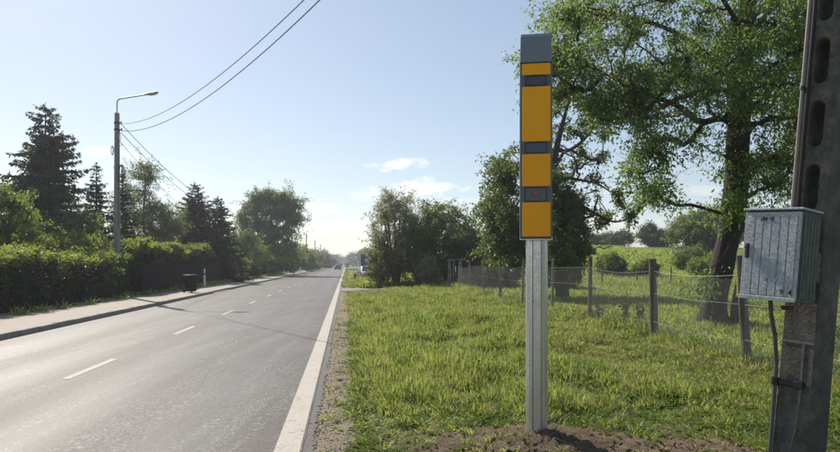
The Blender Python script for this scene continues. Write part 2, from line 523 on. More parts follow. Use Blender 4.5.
# kerb of single stones, dropped at the driveway
kerb = bpy.data.objects.new('kerb', None); COL.objects.link(kerb); kerb['kind'] = 'structure'
bm = NB(); box(bm, -.15, 0, .004, .996, -.12, .135, .012)
ks = obj('kerb_stone', bm, MT['kerb'], kerb)
bm = NB(); box(bm, -.15, 0, .004, .996, -.12, .04, .012)
kd = obj('kerb_stone', bm, MT['kerb'], kerb)
rk = random.Random(3)
ang = math.atan(RS)
first = {0: True, 1: True}
for i in range(0, 120):
    v = 4 + i*1.0067
    low = 36.5 < v < 41.5
    src = kd if low else ks
    if first[int(low)]: o = src; first[int(low)] = False
    else:
        o = src.copy(); COL.objects.link(o); o.parent = kerb
    o.location = (-7.70 - RS*v + rk.uniform(-.006, .006), v, rk.uniform(-.005, .005)); o.rotation_euler = (0, 0, ang + rk.uniform(-.004, .004))
bm = NB()
for v in range(125, 420, 8):
    box(bm, 0, .15, 0, 8, -.12, .135, .012, Matrix.Translation((-7.85-RS*v, v, 0)) @ Matrix.Rotation(ang, 4, 'Z'))
ob = obj('kerb_run', bm, MT['kerb'], kerb); ob['kind'] = 'stuff'
pv = strip('pavement', -10.32, -7.835, -30, 420, .118, MT['paver'], nv=60); pv['kind'] = 'structure'
# gravel track crossing the verge
V, Fq = [], []
for i in range(15):
    u = -.29 + i*.55
    x0 = u - RS*39.6
    V += [(x0, 39.3 + .2*math.sin(u*2), h1(x0, 39.3)+.035), (u-RS*44.2, 44.2 + .25*math.sin(u*1.7+1), h1(u-RS*44.2, 44.2)+.035)]
    if i: Fq.append((2*i-2, 2*i, 2*i+1, 2*i-1))
tr = link('gravel_track', mesh_np('gravel_track', np.array(V), np.array(Fq), MT['track'])); tr['kind'] = 'structure'

# ------------------------------------------------------------------ instanced ground cover
def blade_tuft(name, rng, nb, spread, h, w, mat, lean=.45, straw=0):
    V, Fq = [], []
    for i in range(nb):
        a = rng.uniform(0, 2*math.pi); r = spread*math.sqrt(rng.uniform())
        bx, by = r*math.cos(a), r*math.sin(a)
        ln = h*rng.uniform(.55, 1.1); le = lean*rng.uniform(.3, 1.5); la = a + rng.normal()*.9
        ww = w*rng.uniform(.7, 1.3); fa = rng.uniform(0, math.pi)
        s = np.array([math.cos(fa), math.sin(fa), 0])
        base = len(V)
        for j, t in enumerate((0, .4, .75, 1.0)):
            bend = le*t**2*ln*.2
            p = np.array([bx + math.cos(la)*bend, by + math.sin(la)*bend, ln*(t - .35*le*t**2)])
            wd = ww*(1, .9, .6, .12)[j]*.5
            V += [p - s*wd, p + s*wd]
            if j: Fq.append((base+2*j-2, base+2*j-1, base+2*j+1, base+2*j))
    o = bpy.data.objects.new(name, mesh_np(name, np.array(V), np.array(Fq), mat))
    return o
def scatter(name, protos, P, scl, rot, idx, kind='stuff'):
    pc = bpy.data.collections.new(name + '_sources')
    for p in protos: pc.objects.link(p)
    me = bpy.data.meshes.new(name)
    me.vertices.add(len(P)); me.vertices.foreach_set('co', np.asarray(P, np.float32).ravel())
    for nm, ty, arr, key in (('scl', 'FLOAT_VECTOR', scl, 'vector'), ('rot', 'FLOAT_VECTOR', rot, 'vector'), ('pick', 'INT', idx, 'value')):
        a = me.attributes.new(nm, ty, 'POINT')
        a.data.foreach_set(key, np.asarray(arr, np.int32 if ty == 'INT' else np.float32).ravel())
    o = link(name, me); o['kind'] = kind
    ng = bpy.data.node_groups.new(name + '_scatter', 'GeometryNodeTree')
    ng.interface.new_socket('Geometry', in_out='INPUT', socket_type='NodeSocketGeometry')
    ng.interface.new_socket('Geometry', in_out='OUTPUT', socket_type='NodeSocketGeometry')
    gi = ng.nodes.new('NodeGroupInput'); go = ng.nodes.new('NodeGroupOutput')
    ip = ng.nodes.new('GeometryNodeInstanceOnPoints')
    ci = ng.nodes.new('GeometryNodeCollectionInfo'); ci.inputs['Collection'].default_value = pc
    ci.inputs['Separate Children'].default_value = True; ci.inputs['Reset Children'].default_value = True
    def attr(nm, ty):
        n = ng.nodes.new('GeometryNodeInputNamedAttribute'); n.data_type = ty; n.inputs['Name'].default_value = nm
        return n.outputs['Attribute']
    er = ng.nodes.new('FunctionNodeEulerToRotation')
    L = ng.links.new
    L(gi.outputs[0], ip.inputs['Points']); L(ci.outputs[0], ip.inputs['Instance'])
    ip.inputs['Pick Instance'].default_value = True
    L(attr('pick', 'INT'), ip.inputs['Instance Index'])
    L(attr('rot', 'FLOAT_VECTOR'), er.inputs[0]); L(er.outputs[0], ip.inputs['Rotation'])
    L(attr('scl', 'FLOAT_VECTOR'), ip.inputs['Scale'])
    L(ip.outputs[0], go.inputs[0])
    md = o.modifiers.new('scatter', 'NODES'); md.node_group = ng
    return o
def grassmat(name, c1, c2, dry, trans, tw=.42, dryamt=.3):
    m, t, b = newmat(name)
    g = N(t, 'ShaderNodeNewGeometry'); oi = N(t, 'ShaderNodeObjectInfo')
    big = noise_node(t, .55, 4, .6, vec=g.outputs['Position'])
    f = M_(t, 'ADD', M_(t, 'MULTIPLY', oi.outputs['Random'], .35), M_(t, 'ADD', M_(t, 'MULTIPLY', g.outputs['Random Per Island'], .25), M_(t, 'MULTIPLY', mrange(t, big, .32, .68), .4)))
    c = mixc(t, f, c1, c2)
    d = M_(t, 'GREATER_THAN', g.outputs['Random Per Island'], 1-dryamt)
    c = mixc(t, M_(t, 'MULTIPLY', d, .75), c, dry)
    t.links.new(c, b.inputs['Base Color']); b.inputs['Roughness'].default_value = .45
    b.inputs['Specular IOR Level'].default_value = .35
    tr = N(t, 'ShaderNodeBsdfTranslucent')
    tc = mixc(t, M_(t, 'MULTIPLY', d, .7), mixc(t, f, tuple(x*.75 for x in trans), trans), tuple(x*1.2 for x in dry))
    t.links.new(tc, tr.inputs[0])
    mx = N(t, 'ShaderNodeMixShader'); mx.inputs[0].default_value = tw
    t.links.new(b.outputs[0], mx.inputs[1]); t.links.new(tr.outputs[0], mx.inputs[2])
    t.links.new(mx.outputs[0], t.nodes['Material Output'].inputs['Surface'])
    return m
GM = grassmat('grass_blade', (.060,.115,.016), (.13,.185,.035), (.36,.30,.15), (.44,.52,.10), tw=.55, dryamt=.15)
GD = grassmat('dry_grass_blade', (.12,.13,.03), (.19,.17,.06), (.42,.34,.20), (.40,.37,.13), tw=.45, dryamt=.6)
GF = grassmat('field_grass_blade', (.065,.125,.018), (.13,.19,.035), (.32,.27,.14), (.46,.56,.08), tw=.55, dryamt=.08)
rng = np.random.default_rng(11)
tufts = [blade_tuft('grass_tuft', rng, 18, .085, 1.0, .011+.003*(i % 3), GM, lean=.18+.09*i) for i in range(5)]
tufts += [blade_tuft('grass_tuft', rng, 14, .10, .85, .012, GD, lean=.6) for i in range(2)]
WR = grassmat('broad_weed_leaf', (.06,.11,.02), (.12,.175,.04), (.30,.26,.12), (.34,.45,.07), tw=.5, dryamt=.0)
WR.node_tree.nodes['Principled BSDF'].inputs['Roughness'].default_value = .9
WR.node_tree.nodes['Principled BSDF'].inputs['Specular IOR Level'].default_value = .1
tufts.append(blade_tuft('dead_stalks', rng, 5, .12, 1.5, .006, GD, lean=.5))
for i in range(2):
    q = np.stack([rng.normal(size=26)*.09, rng.normal(size=26)*.09, rng.uniform(.1, .75, 26)], -1)
    A_ = rng.normal(size=(26, 3))*np.array([.05, .05, .25])
    V_, F_ = leaf_quads(q, 1.0, .035, rng, None)
    V_ = V_.reshape(-1, 4, 3)
    for k_ in range(26):
        a_ = rng.uniform(0, 6.28); d_ = np.array([math.cos(a_), math.sin(a_), 0]); s_ = np.array([-d_[1], d_[0], 0]); l_ = rng.uniform(.04, .09)
        V_[k_] = [q[k_], q[k_]+d_*l_*.5+s_*l_*.3+[0,0,.12], q[k_]+d_*l_+[0,0,.05], q[k_]+d_*l_*.5-s_*l_*.3+[0,0,.12]]
    tufts.append(bpy.data.objects.new('weed_rosette', mesh_np('weed_rosette', V_.reshape(-1, 3), F_, WR)))
ftufts = [blade_tuft('field_tuft', rng, 16, .13, 1.0, .018, GF, lean=.25+.1*i) for i in range(4)]
def fbm(x, y, s, seed=0.):
    out = np.empty(len(x))
    for i in range(len(x)): out[i] = mnoise.noise((x[i]*s+seed, y[i]*s-seed, seed*.7)) + .5*mnoise.noise((x[i]*s*2.1+seed, y[i]*s*2.1, seed+3))
    return out
def ring_points(n, u0, u1, v0, v1, power, rng):
    """more points close by: v spread so that density falls with distance"""
    t = rng.uniform(size=n)
    e = 1-power
    v = (v0**e + t*(v1**e - v0**e))**(1/e)
    return rng.uniform(u0, u1, n), v
u1_, v1_ = ring_points(52000, -.25, 6.9, 4.0, 46, 1.3, rng)
n0 = fbm(u1_, v1_, .9, 2.3); n2 = fbm(u1_, v1_, .35, 9.1)
x1 = u1_ - RS*v1_
soil = (((x1-1.65)/1.85)**2 + ((v1_-5.85)/1.0)**2)**.5 + .35*n0
keep = np.ones(len(u1_), bool)
keep &= ~((soil < .95) & (rng.uniform(size=len(u1_)) < .90))
keep &= ~((u1_ < .13 + .12*n0) & (rng.uniform(size=len(u1_)) < .94))
keep &= ~((v1_ > 38.9) & (v1_ < 44.5) & (u1_ < 4.5 + n0))
keep &= ~((n0 < -.36) & (rng.uniform(size=len(u1_)) < .65))
keep &= ~((soil < 1.7) & (rng.uniform(size=len(u1_)) < .35*(1-sstep(1.0, 1.7, soil))+.05))
u1_, v1_, x1, n0, n2, soil = [a[keep] for a in (u1_, v1_, x1, n0, n2, soil)]
n5 = fbm(u1_, v1_, 2.6, 6.6)
hh = (.150 + .12*n0 + .07*n2 + .06*n5)*(.55+.8*rng.uniform(size=len(u1_)))
hh *= np.where(u1_ < .35, .5, 1)*np.where(u1_ < .12, .5, 1)*(.38+.62*sstep(1.0, 2.1, soil+.5*n5))
hh *= 1 + .45*np.exp(-((u1_-1.2)/1.1)**2)*sstep(6, 8, v1_)
hh *= np.where((u1_ > 3.2) & (v1_ < 12), .72, 1)
hh *= 1 + 1.2*np.exp(-((u1_-6.85)/.42)**2)
hh *= 1 + .5*sstep(20, 30, v1_)*(1-.7*sstep(27, 31, v1_)*(1-sstep(1.8, 3.6, u1_))) - .55*sstep(26, 31, v1_)*(1-sstep(1.8, 3.6, u1_))
for cx_, cy_, cr_, ca_ in ((.33,20.5,.75,1.3),(.9,16,.85,1.3),(1.53,12.2,.55,.9),(2.3,9.5,.5,.7),(3.4,8.4,.5,.5),(.5,9.5,.6,.6)):
    hh *= 1 + ca_*np.exp(-((x1-cx_)**2 + ((v1_-cy_)/1.3)**2)/cr_**2)
hh = np.clip(hh, .045, .6)
ps = .85 + .03*np.clip(v1_-6, 0, 60)      # tufts stand a little wider further off, where fewer are needed
pickd = rng.uniform(size=len(u1_)) < np.clip(.08 + .5*sstep(.05, .5, -n2) + .30*(u1_ > 3.0)*(v1_ < 13) + .5*(soil < 1.4) + .45*(u1_ < .35) + .75*(np.abs(u1_-6.15-.3*n0) < .42)*(v1_ < 26), 0, .85)
pick = np.where(pickd, rng.integers(5, 8, len(u1_)), rng.integers(0, 5, len(u1_)))
ros = rng.uniform(size=len(u1_)) < .10 + .12*(n2 > .15)
pick = np.where(ros, rng.integers(8, 10, len(u1_)), pick)
P = np.stack([x1, v1_, HGT(x1, v1_)-.01], -1)
scl = np.stack([ps*(.75+.5*rng.uniform(size=len(hh)))]*2 + [hh], -1)
rot = np.stack([rng.normal(size=len(u1_))*.12, rng.normal(size=len(u1_))*.12, rng.uniform(0, 6.28, len(u1_))], -1)
scatter('grass', tufts, P, scl, rot, pick)
# field beyond the fence and the hill
u2, v2 = ring_points(36000, 6.9, 42, 6, 105, 1.5, rng)
x2 = u2 - RS*v2
n3_ = fbm(u2, v2, .22, 4.4)
h2 = (.17+.06*n3_)*(.7+.6*rng.uniform(size=len(u2)))
h2 *= np.where((v2 > 44) & (v2 < 54), 2.3, 1)*(1+.02*np.clip(v2-20, 0, 60))
ps2 = 1.2 + .05*np.clip(v2-8, 0, 90)
P = np.stack([x2, v2, HGT(x2, v2)-.01], -1)
scatter('field_grass', ftufts, P, np.stack([ps2, ps2, h2], -1),
        np.stack([rng.normal(size=len(u2))*.1, rng.normal(size=len(u2))*.1, rng.uniform(0, 6.28, len(u2))], -1), rng.integers(0, 4, len(u2)))
# verge far ahead, right of the road
u3, v3 = ring_points(7000, -.1, 12, 44.6, 150, 1.4, rng)
k3 = ~((u3 > 7) & (rng.uniform(size=len(u3)) < .5))
u3, v3 = u3[k3], v3[k3]; x3 = u3 - RS*v3
h3 = .32*(.6+.8*rng.uniform(size=len(u3)))*np.where(u3 < .4, .35, 1)*np.where((v3 < 60) & (u3 > .8), 1.6, 1)*np.where(v3>60, .45, 1)
ps3 = 2 + .02*v3
P = np.stack([x3, v3, HGT(x3, v3)-.01], -1)
scatter('verge_grass', [blade_tuft('verge_tuft', rng, 14, .1, 1, .03, GM, lean=.4+.1*i) for i in range(3)], P, np.stack([ps3, ps3, h3], -1),
        np.stack([rng.normal(size=len(u3))*.1, rng.normal(size=len(u3))*.1, rng.uniform(0, 6.28, len(u3))], -1), rng.integers(0, 3, len(u3)))
# weeds at the back edge of the pavement
n_ = 900
v4 = rng.uniform(13, 120, n_); u4 = -10.22 + rng.normal(size=n_)*.12
kk = rng.uniform(size=n_) < np.where(v4 < 40, .25, .9)
u4, v4 = u4[kk], v4[kk]; x4 = u4 - RS*v4
P = np.stack([x4, v4, np.full(len(x4), .115)], -1)
h4 = .16+.28*rng.uniform(size=len(u4))
scatter('pavement_weeds', [blade_tuft('weed_tuft', rng, 14, .1, 1, .035, GF, lean=.6) for i in range(3)], P, np.stack([np.full(len(u4), 1.6)]*2+[h4], -1),
        np.stack([rng.normal(size=len(u4))*.1, rng.normal(size=len(u4))*.1, rng.uniform(0, 6.28, len(u4))], -1), rng.integers(0, 3, len(u4)))

def lump(name, rng, mat, flat=.65):
    bm = NB(); bmesh.ops.create_icosphere(bm, subdivisions=2, radius=1)
    s = rng.uniform(0, 50)
    for v in bm.verts:
        n = mnoise.noise(v.co*1.3 + Vector((s, s, s)))*.55 + mnoise.noise(v.co*3.1 + Vector((s, 0, s)))*.25
        v.co *= 1 + n
        v.co.z *= flat
    me = bpy.data.meshes.new(name); bm.to_mesh(me); bm.free(); me.materials.append(mat)
    return bpy.data.objects.new(name, me)
nc = 900
xa = 1.75 + rng.normal(size=nc)*.85; ya = 5.8 + rng.normal(size=nc)*.45
sz = .004 + .022*rng.uniform(size=nc)**3.5
P = np.stack([xa, ya, HGT(xa, ya) + sz*.3], -1)
scatter('soil_clods', [lump('soil_clod', rng, MT['clod']) for i in range(4)], P, np.stack([sz, sz*rng.uniform(.7, 1.3, nc), sz], -1), rng.uniform(-1, 1, (nc, 3))*np.array([.4,.4,3.1]), rng.integers(0, 4, nc))
ng_ = 2600
u5, v5 = ring_points(ng_, -.33, .10, 4.3, 38, 1.6, rng); x5 = u5 - RS*v5
sz = .004 + .012*rng.uniform(size=ng_)**2.5
P = np.stack([x5, v5, HGT(x5, v5) + sz*.2], -1)
scatter('gravel', [lump('pebble', rng, MT['stone']) for i in range(4)], P, np.stack([sz, sz, sz], -1), rng.uniform(-1, 1, (ng_, 3))*np.array([.4,.4,3.1]), rng.integers(0, 4, ng_))
#==PART2==
# ------------------------------------------------------------------ speed camera column
MT['housing'] = plain('grey_housing', (.105,.115,.13), .42, .3, var=.06, scale=6)
MT['head'] = plain('grey_head', (.17,.19,.22), .4, .3, var=.06, scale=5)
MT['orange'] = plain('orange_panel', (1.0,.40,.008), .42, var=.05, scale=5, bumpd=.0006, bscale=25, spec=.22)
MT['black'] = plain('black_plastic', (.012,.012,.014), .45, var=.2)
def glassmat(name, col, rough=.08):
    m, t, b = newmat(name)
    b.inputs['Base Color'].default_value = (*col, 1); b.inputs['Roughness'].default_value = rough
    b.inputs['Specular IOR Level'].default_value = .8
    return m
MT['window'] = glassmat('dark_window', (.018,.022,.03))
MT['lens'] = glassmat('reddish_lens', (.16,.04,.03), .25)
def galv_mat(name, c1, c2, rough=.42, metal=.75):
    m, t, b = newmat(name)
    v = N(t, 'ShaderNodeTexVoronoi'); v.inputs['Scale'].default_value = 38
    mp = N(t, 'ShaderNodeMapping'); mp.inputs['Scale'].default_value = (1, 1, .9)
    t.links.new(N(t, 'ShaderNodeTexCoord').outputs['Object'], mp.inputs[0]); t.links.new(mp.outputs[0], v.inputs['Vector'])
    bw = N(t, 'ShaderNodeRGBToBW'); t.links.new(v.outputs['Color'], bw.inputs[0])
    big = noise_node(t, 3.2, 6, .7)
    f = M_(t, 'ADD', M_(t, 'MULTIPLY', bw.outputs[0], .22), M_(t, 'MULTIPLY', big, .78))
    t.links.new(ramp(t, f, [(.3, c1), (.7, c2)]), b.inputs['Base Color'])
    b.inputs['Metallic'].default_value = metal
    t.links.new(mrange(t, f, .3, .7, rough+.12, rough-.06), b.inputs['Roughness'])
    bump(t, b, big, .002, .4)
    return m
MT['galv'] = galv_mat('galvanised_steel', (.52,.52,.505), (.74,.74,.72), .30, .8)

sc_loc = (1.128, 6.25, 0)
scam = thing('speed_camera', 'tall orange and grey speed camera column on a galvanised post in the grass verge', 'speed camera', sc_loc, R(-8.5))
bm = NB()
w = .106
prof = []
for a in range(8):                                         # eight-sided post with rolled grooves between the flats
    t0 = R(a*45-20); t1 = R(a*45+20)
    for q in np.linspace(t0, t1, 3): prof.append((w*math.cos(q)*(1.0), w*math.sin(q)))
    q = R(a*45+22.5); prof.append(((w-.011)*math.cos(q), (w-.012)*math.sin(q)))
prism(bm, [(x+.012, y) for x, y in prof], 'z', -.25, 1.95)
post = obj('post', bm, MT['galv'], scam)
bm = NB()
for i in range(34):
    z = .22 + i*.05
    cyl(bm, (.012-.074, -.0885, z), (.012-.074, -.0905, z), .003, n=6)
pf = obj('perforation', bm, MT['black'], scam); pf['kind'] = 'stuff'
bm = NB(); box(bm, -.153, .153, -.14, .15, 1.944, 3.617, .012, seg=2)
obj('housing', bm, MT['housing'], scam)
bm = NB()                                                  # head: slightly tapered grey cap with a chamfered front top edge
prism(bm, [(-.146, 3.6255), (.156, 3.6255), (.152, 3.905), (.05, 3.917), (-.100, 3.914), (-.138, 3.872)], 'x', -.150, .150)
r = bmesh.ops.bevel(bm, geom=list(bm.edges), offset=.006, segments=2, affect='EDGES', profile=.5)
for vv in bm.verts:
    if vv.co.z > 3.8: vv.co.x *= .972
head = obj('head', bm, MT['head'], scam)
bm = NB(); box(bm, -.151, .151, -.149, -.10, 3.614, 3.6245); obj('seam', bm, MT['black'], scam)
def zr(py): return EYE + (HZ-py)/F*6.12
for a, b_ in ((63.8, 75.2), (86.8, 141.6), (154.2, 186.4), (202.4, 236.6)):
    bm = NB(); box(bm, -.132, .136, -.149, -.138, zr(b_), zr(a), .004, seg=2); obj('panel', bm, MT['orange'], scam)
for i, (a, b_) in enumerate(((76, 86.2), (142.4, 153.4), (187.4, 201.6))):
    z0, z1 = zr(b_), zr(a)
    bm = NB()
    box(bm, -.101, -.094, -.150, -.139, z0, z1); box(bm, .095, .102, -.150, -.139, z0, z1)
    box(bm, -.094, .095, -.150, -.139, z0, z0+.007); box(bm, -.094, .095, -.150, -.139, z1-.007, z1)
    bz = obj('window_frame', bm, MT['black'], scam)
    bm = NB(); box(bm, -.094, .095, -.1435, -.139, z0+.007, z1-.007)
    p = obj('window', bm, MT['window'], bz)
    if i == 2:
        bm = NB(); box(bm, -.032, .030, -.1475, -.1437, z0+.05, z1-.028, .003); box(bm, -.040, .038, -.1460, -.1437, z0+.018, z0+.044, .003)
        cyl(bm, (-.001, -.147, z1-.05), (-.001, -.150, z1-.05), .02, n=16)
        obj('lens', bm, MT['lens'], bz)
bm = NB(); box(bm, -.152, .152, -.146, -.12, 1.93, 1.941, .002); obj('bottom_trim', bm, MT['galv'], scam)

# ------------------------------------------------------------------ leaning concrete pole with meter box
def concrete_old():
    m, t, b = newmat('weathered_concrete')
    f = noise_node(t, 5, 9, .72); f2 = noise_node(t, 45, 5, .7)
    c = ramp(t, f, [(.3, (.03,.028,.026)), (.5, (.078,.071,.065)), (.72, (.20,.178,.155))])
    c = mixc(t, mrange(t, f2, .4, .7, .0, .45), c, (.17,.152,.133))
    t.links.new(c, b.inputs['Base Color']); b.inputs['Roughness'].default_value = .92
    bump(t, b, M_(t, 'ADD', f2, f), .011, .9)
    return m
MT['concrete'] = concrete_old()
MT['lamp_concrete'] = plain('lamp_concrete', (.23,.225,.22), .85, var=.2, scale=4, bumpd=.004)
MT['conduit'] = plain('pinkish_conduit', (.27,.215,.20), .5, var=.15, scale=12)
MT['cable'] = plain('black_tube', (.02,.02,.022), .6)
MT['iron'] = plain('rusty_iron', (.08,.06,.05), .7, .4, var=.4, scale=20)
MT['grey_pipe'] = plain('grey_pipe', (.09,.095,.10), .55, .1, var=.15)
LEAN = R(4.7)
PB = Vector((2.855, 5.19, 0))
up_ = thing('utility_pole', 'leaning weathered concrete pole with oval openings standing at the right edge', 'utility pole', PB)
up_.matrix_world = Matrix.Translation(PB) @ Matrix.Rotation(LEAN, 4, 'Y') @ Matrix.Rotation(R(-54), 4, 'Z')
# pole outline in its own x (across the face) and z (height); depth along y
cu = bpy.data.curves.new('pole_outline', 'CURVE'); cu.dimensions = '2D'; cu.fill_mode = 'BOTH'
def spline(pts):
    s = cu.splines.new('POLY'); s.points.add(len(pts)-1)
    for p, (x, y) in zip(s.points, pts): p.co = (x, y, 0, 1)
    s.use_cyclic_u = True
H_ = 9.2
def half(z): return .122 - .0036*z
edge_pts = [(-half(z), z) for z in np.arange(-.7, H_, .5)] + [(half(z), z) for z in np.arange(-.7, H_, .5)[::-1]]
spline(edge_pts)
z = 2.13
while z + .39 < H_-.3:
    a = .064; pts = []
    for q in np.linspace(0, 180, 9): pts.append((a*math.cos(R(q)), z+.39-a + a*math.sin(R(q))))
    for q in np.linspace(180, 360, 9): pts.append((a*math.cos(R(q)), z+a + a*math.sin(R(q))))
    spline(pts); z += .505
cu.extrude = .165; cu.bevel_depth = .012; cu.bevel_resolution = 1
tmp = bpy.data.objects.new('tmp_outline', cu); COL.objects.link(tmp)
bpy.context.view_layer.update()
me = bpy.data.meshes.new_from_object(tmp.evaluated_get(bpy.context.evaluated_depsgraph_get()))
bpy.data.objects.remove(tmp)
me.transform(Matrix.Translation((.118, .17, 0)) @ Matrix.Rotation(R(90), 4, 'X'))
me.materials.clear(); me.name = 'shaft'
sh = link('shaft', me, MT['concrete'], up_)
# conduit up the left edge, brackets, straps, cable below the box
bm = NB(); pipe(bm, [(-.012+.0036*zz, -.022, zz) for zz in (2.0, 3, 4.5, 6, 8)], .0135, 10); obj('conduit', bm, MT['conduit'], up_)
bm = NB(); pipe(bm, [(.026+.0036*zz, -.018, zz) for zz in (2.0, 3, 4.5, 6, 8)], .0165, 8); obj('black_tube', bm, MT['cable'], up_)  # black tube forms the dark band along the left rail
for zz in (3.12, 4.3, 5.5):
    bm = NB(); box(bm, -.035+.0036*zz, .09, -.012, -.003, zz, zz+.02, .002); cyl(bm, (-.012+.0036*zz, -.022, zz-.004), (-.012+.0036*zz, -.022, zz+.026), .019, n=10)
    obj('conduit_clip', bm, MT['iron'], up_)
bm = NB(); pipe(bm, [(-.03, -.20, 1.40), (-.028, -.18, 1.30), (-.025, -.09, 1.12), (-.024, -.03, .9), (-.024, -.022, .6), (-.02, -.022, -.1)], .017, 10); obj('cable_pipe', bm, MT['grey_pipe'], up_)
bm = NB(); box(bm, -.05, .19, -.030, -.003, .73, .775, .003); cyl(bm, (-.024, -.03, .72), (-.024, -.03, .785), .028, n=10); box(bm, .12, .19, -.044, -.0305, .725, .78, .004)
obj('clamp', bm, MT['black'], up_)
bm = NB(); box(bm, -.003, .236, -.010, -.0025, 1.075, 1.092, .001); box(bm, .152, .170, -.0095, -.0025, .62, 1.0745); pipe(bm, [(.161, -.006, .62), (.15, -.008, .4), (.12, -.008, .2), (.11, -.008, -.2)], .009, 6)
obj('earth_strap', bm, plain('dull_strap', (.15,.15,.145), .6, .3, var=.25, scale=14), up_)
bm = NB()
box(bm, .05, .10, -.19, -.09, 1.335, 1.37, .004); obj('mount', bm, MT['iron'], up_)
for zz in (1.55, 1.95):
    bm = NB(); box(bm, .03, .20, -.105, -.003, zz, zz+.04, .003); obj('mount', bm, MT['iron'], up_)
for zz, ins in ((8.52, .05), (8.8, .30)):
    bm = NB(); box(bm, -.30, .50, -.06, -.003, zz, zz+.07, .004); obj('crossarm', bm, MT['iron'], up_)
    for xx in (-.25, ins):
        bm = NB(); cyl(bm, (xx, -.03, zz+.071), (xx, -.03, zz+.20), .035, .02, n=12); cyl(bm, (xx, -.03, zz+.10), (xx, -.03, zz+.13), .055, n=12); obj('insulator', bm, MT['black'], up_)

def boxpaint():
    m, t, b = newmat('mottled_grey_metal')
    v = noise_node(t, 55, 6, .75); f = noise_node(t, 9, 6, .7)
    c = ramp(t, v, [(.34, (.17,.18,.195)), (.5, (.37,.385,.41)), (.66, (.58,.60,.63))])
    c = mixc(t, mrange(t, f, .45, .75, 0, .45), c, (.19,.20,.215))
    c = mixc(t, mrange(t, noise_node(t, 16, 7, .8), .60, .70, 0, .5), c, (.17,.12,.085))
    t.links.new(c, b.inputs['Base Color']); b.inputs['Roughness'].default_value = .5; b.inputs['Metallic'].default_value = .1
    bump(t, b, v, .006, .6)
    return m
MT['boxpaint'] = boxpaint()
MT['boxside'] = plain('shaded_grey_metal', (.085,.09,.082), .7, .1, var=.45, scale=14, bumpd=.005, bscale=50)  # shade on the box sides is put into this darker colour
mb_loc = Vector((2.505, 5.03, 1.435))
mbx = thing('meter_box', 'grey ribbed metal meter box bolted to the leaning concrete pole', 'meter box', mb_loc)
mbx.matrix_world = Matrix.Translation(mb_loc) @ Matrix.Rotation(R(4.6), 4, 'Y') @ Matrix.Rotation(R(-54), 4, 'Z')
BW, BD, BH = .42, .32, .685
bm = NB(); box(bm, 0, BW, .02, BD, 0, BH, .006, seg=2); obj('body', bm, MT['boxside'], mbx)
# top lip
bm = NB(); box(bm, -.012, BW+.012, -.012, BD+.008, BH+.0005, BH+.018, .004); obj('lid', bm, MT['boxpaint'], mbx)
bm = NB(); box(bm, .004, BW-.004, .0, .0185, .012, BH-.012, .003); door = obj('door', bm, MT['boxpaint'], mbx)
ng6 = 6; pw = (BW-.05)/ng6
for i in range(ng6):
    x0 = .025 + i*pw
    bm = NB()
    zlo = .035
    box(bm, x0+.0025, x0+pw-.0025, -.006, -.0005, zlo, BH-.045, .003)
    obj('panel', bm, MT['boxpaint'], door)
bm = NB(); box(bm, .0, BW, -.010, -.0005, .0, .030, .003); obj('rim', bm, MT['boxpaint'], door)
bm = NB(); box(bm, .036, .060, -.034, -.0075, .315, .43, .006, seg=2); cyl(bm, (.048, -.0345, .40), (.048, -.042, .40), .012, n=12); obj('handle', bm, MT['black'], door)
bm = NB(); box(bm, .158, .262, -.0095, -.0075, .17, .325, .001); obj('sticker', bm, plain('faded_sticker', (.30,.33,.36), .6, var=.2, scale=30), door)
for i in range(5):
    bm = NB(); y0 = .035 + i*.054; box(bm, BW+.0005, BW+.006, y0, y0+.047, .03, BH-.03, .002); obj('side_panel', bm, MT['boxside'], mbx)
INK = plain('black_ink', (.02,.02,.025), .8)
def letters(txt, size, x, z, parent, mat, y=-.0081, name='marking'):
    c = bpy.data.curves.new(name, 'FONT'); c.body = txt; c.size = size; c.extrude = .0004; c.align_x = 'CENTER'
    c.offset = size*.02
    o = bpy.data.objects.new('tmp_text', c); COL.objects.link(o)
    bpy.context.view_layer.update()
    me = bpy.data.meshes.new_from_object(o.evaluated_get(bpy.context.evaluated_depsgraph_get()))
    bpy.data.objects.remove(o)
    me.transform(Matrix.Translation((x, y, z)) @ Matrix.Rotation(R(90), 4, 'X'))
    me.materials.clear(); me.name = name
    return link(name, me, mat, parent)
letters('9', .055, .318, .052, door, INK); letters('4', .055, .378, .052, door, INK)
# smudged stencil at the top, no longer readable
rs_ = random.Random(8)
bm = NB()
for x0, x1 in ((.130, .178), (.192, .226)):
    x = x0
    while x < x1:
        ww = rs_.uniform(.006, .011); hh_ = rs_.uniform(.018, .034)
        box(bm, x, min(x+ww, x1), -.0086, -.0074, BH-.052-hh_, BH-.050+rs_.uniform(-.004, .002)); x += ww+rs_.uniform(.002, .006)
obj('stencil_smudge', bm, INK, door)

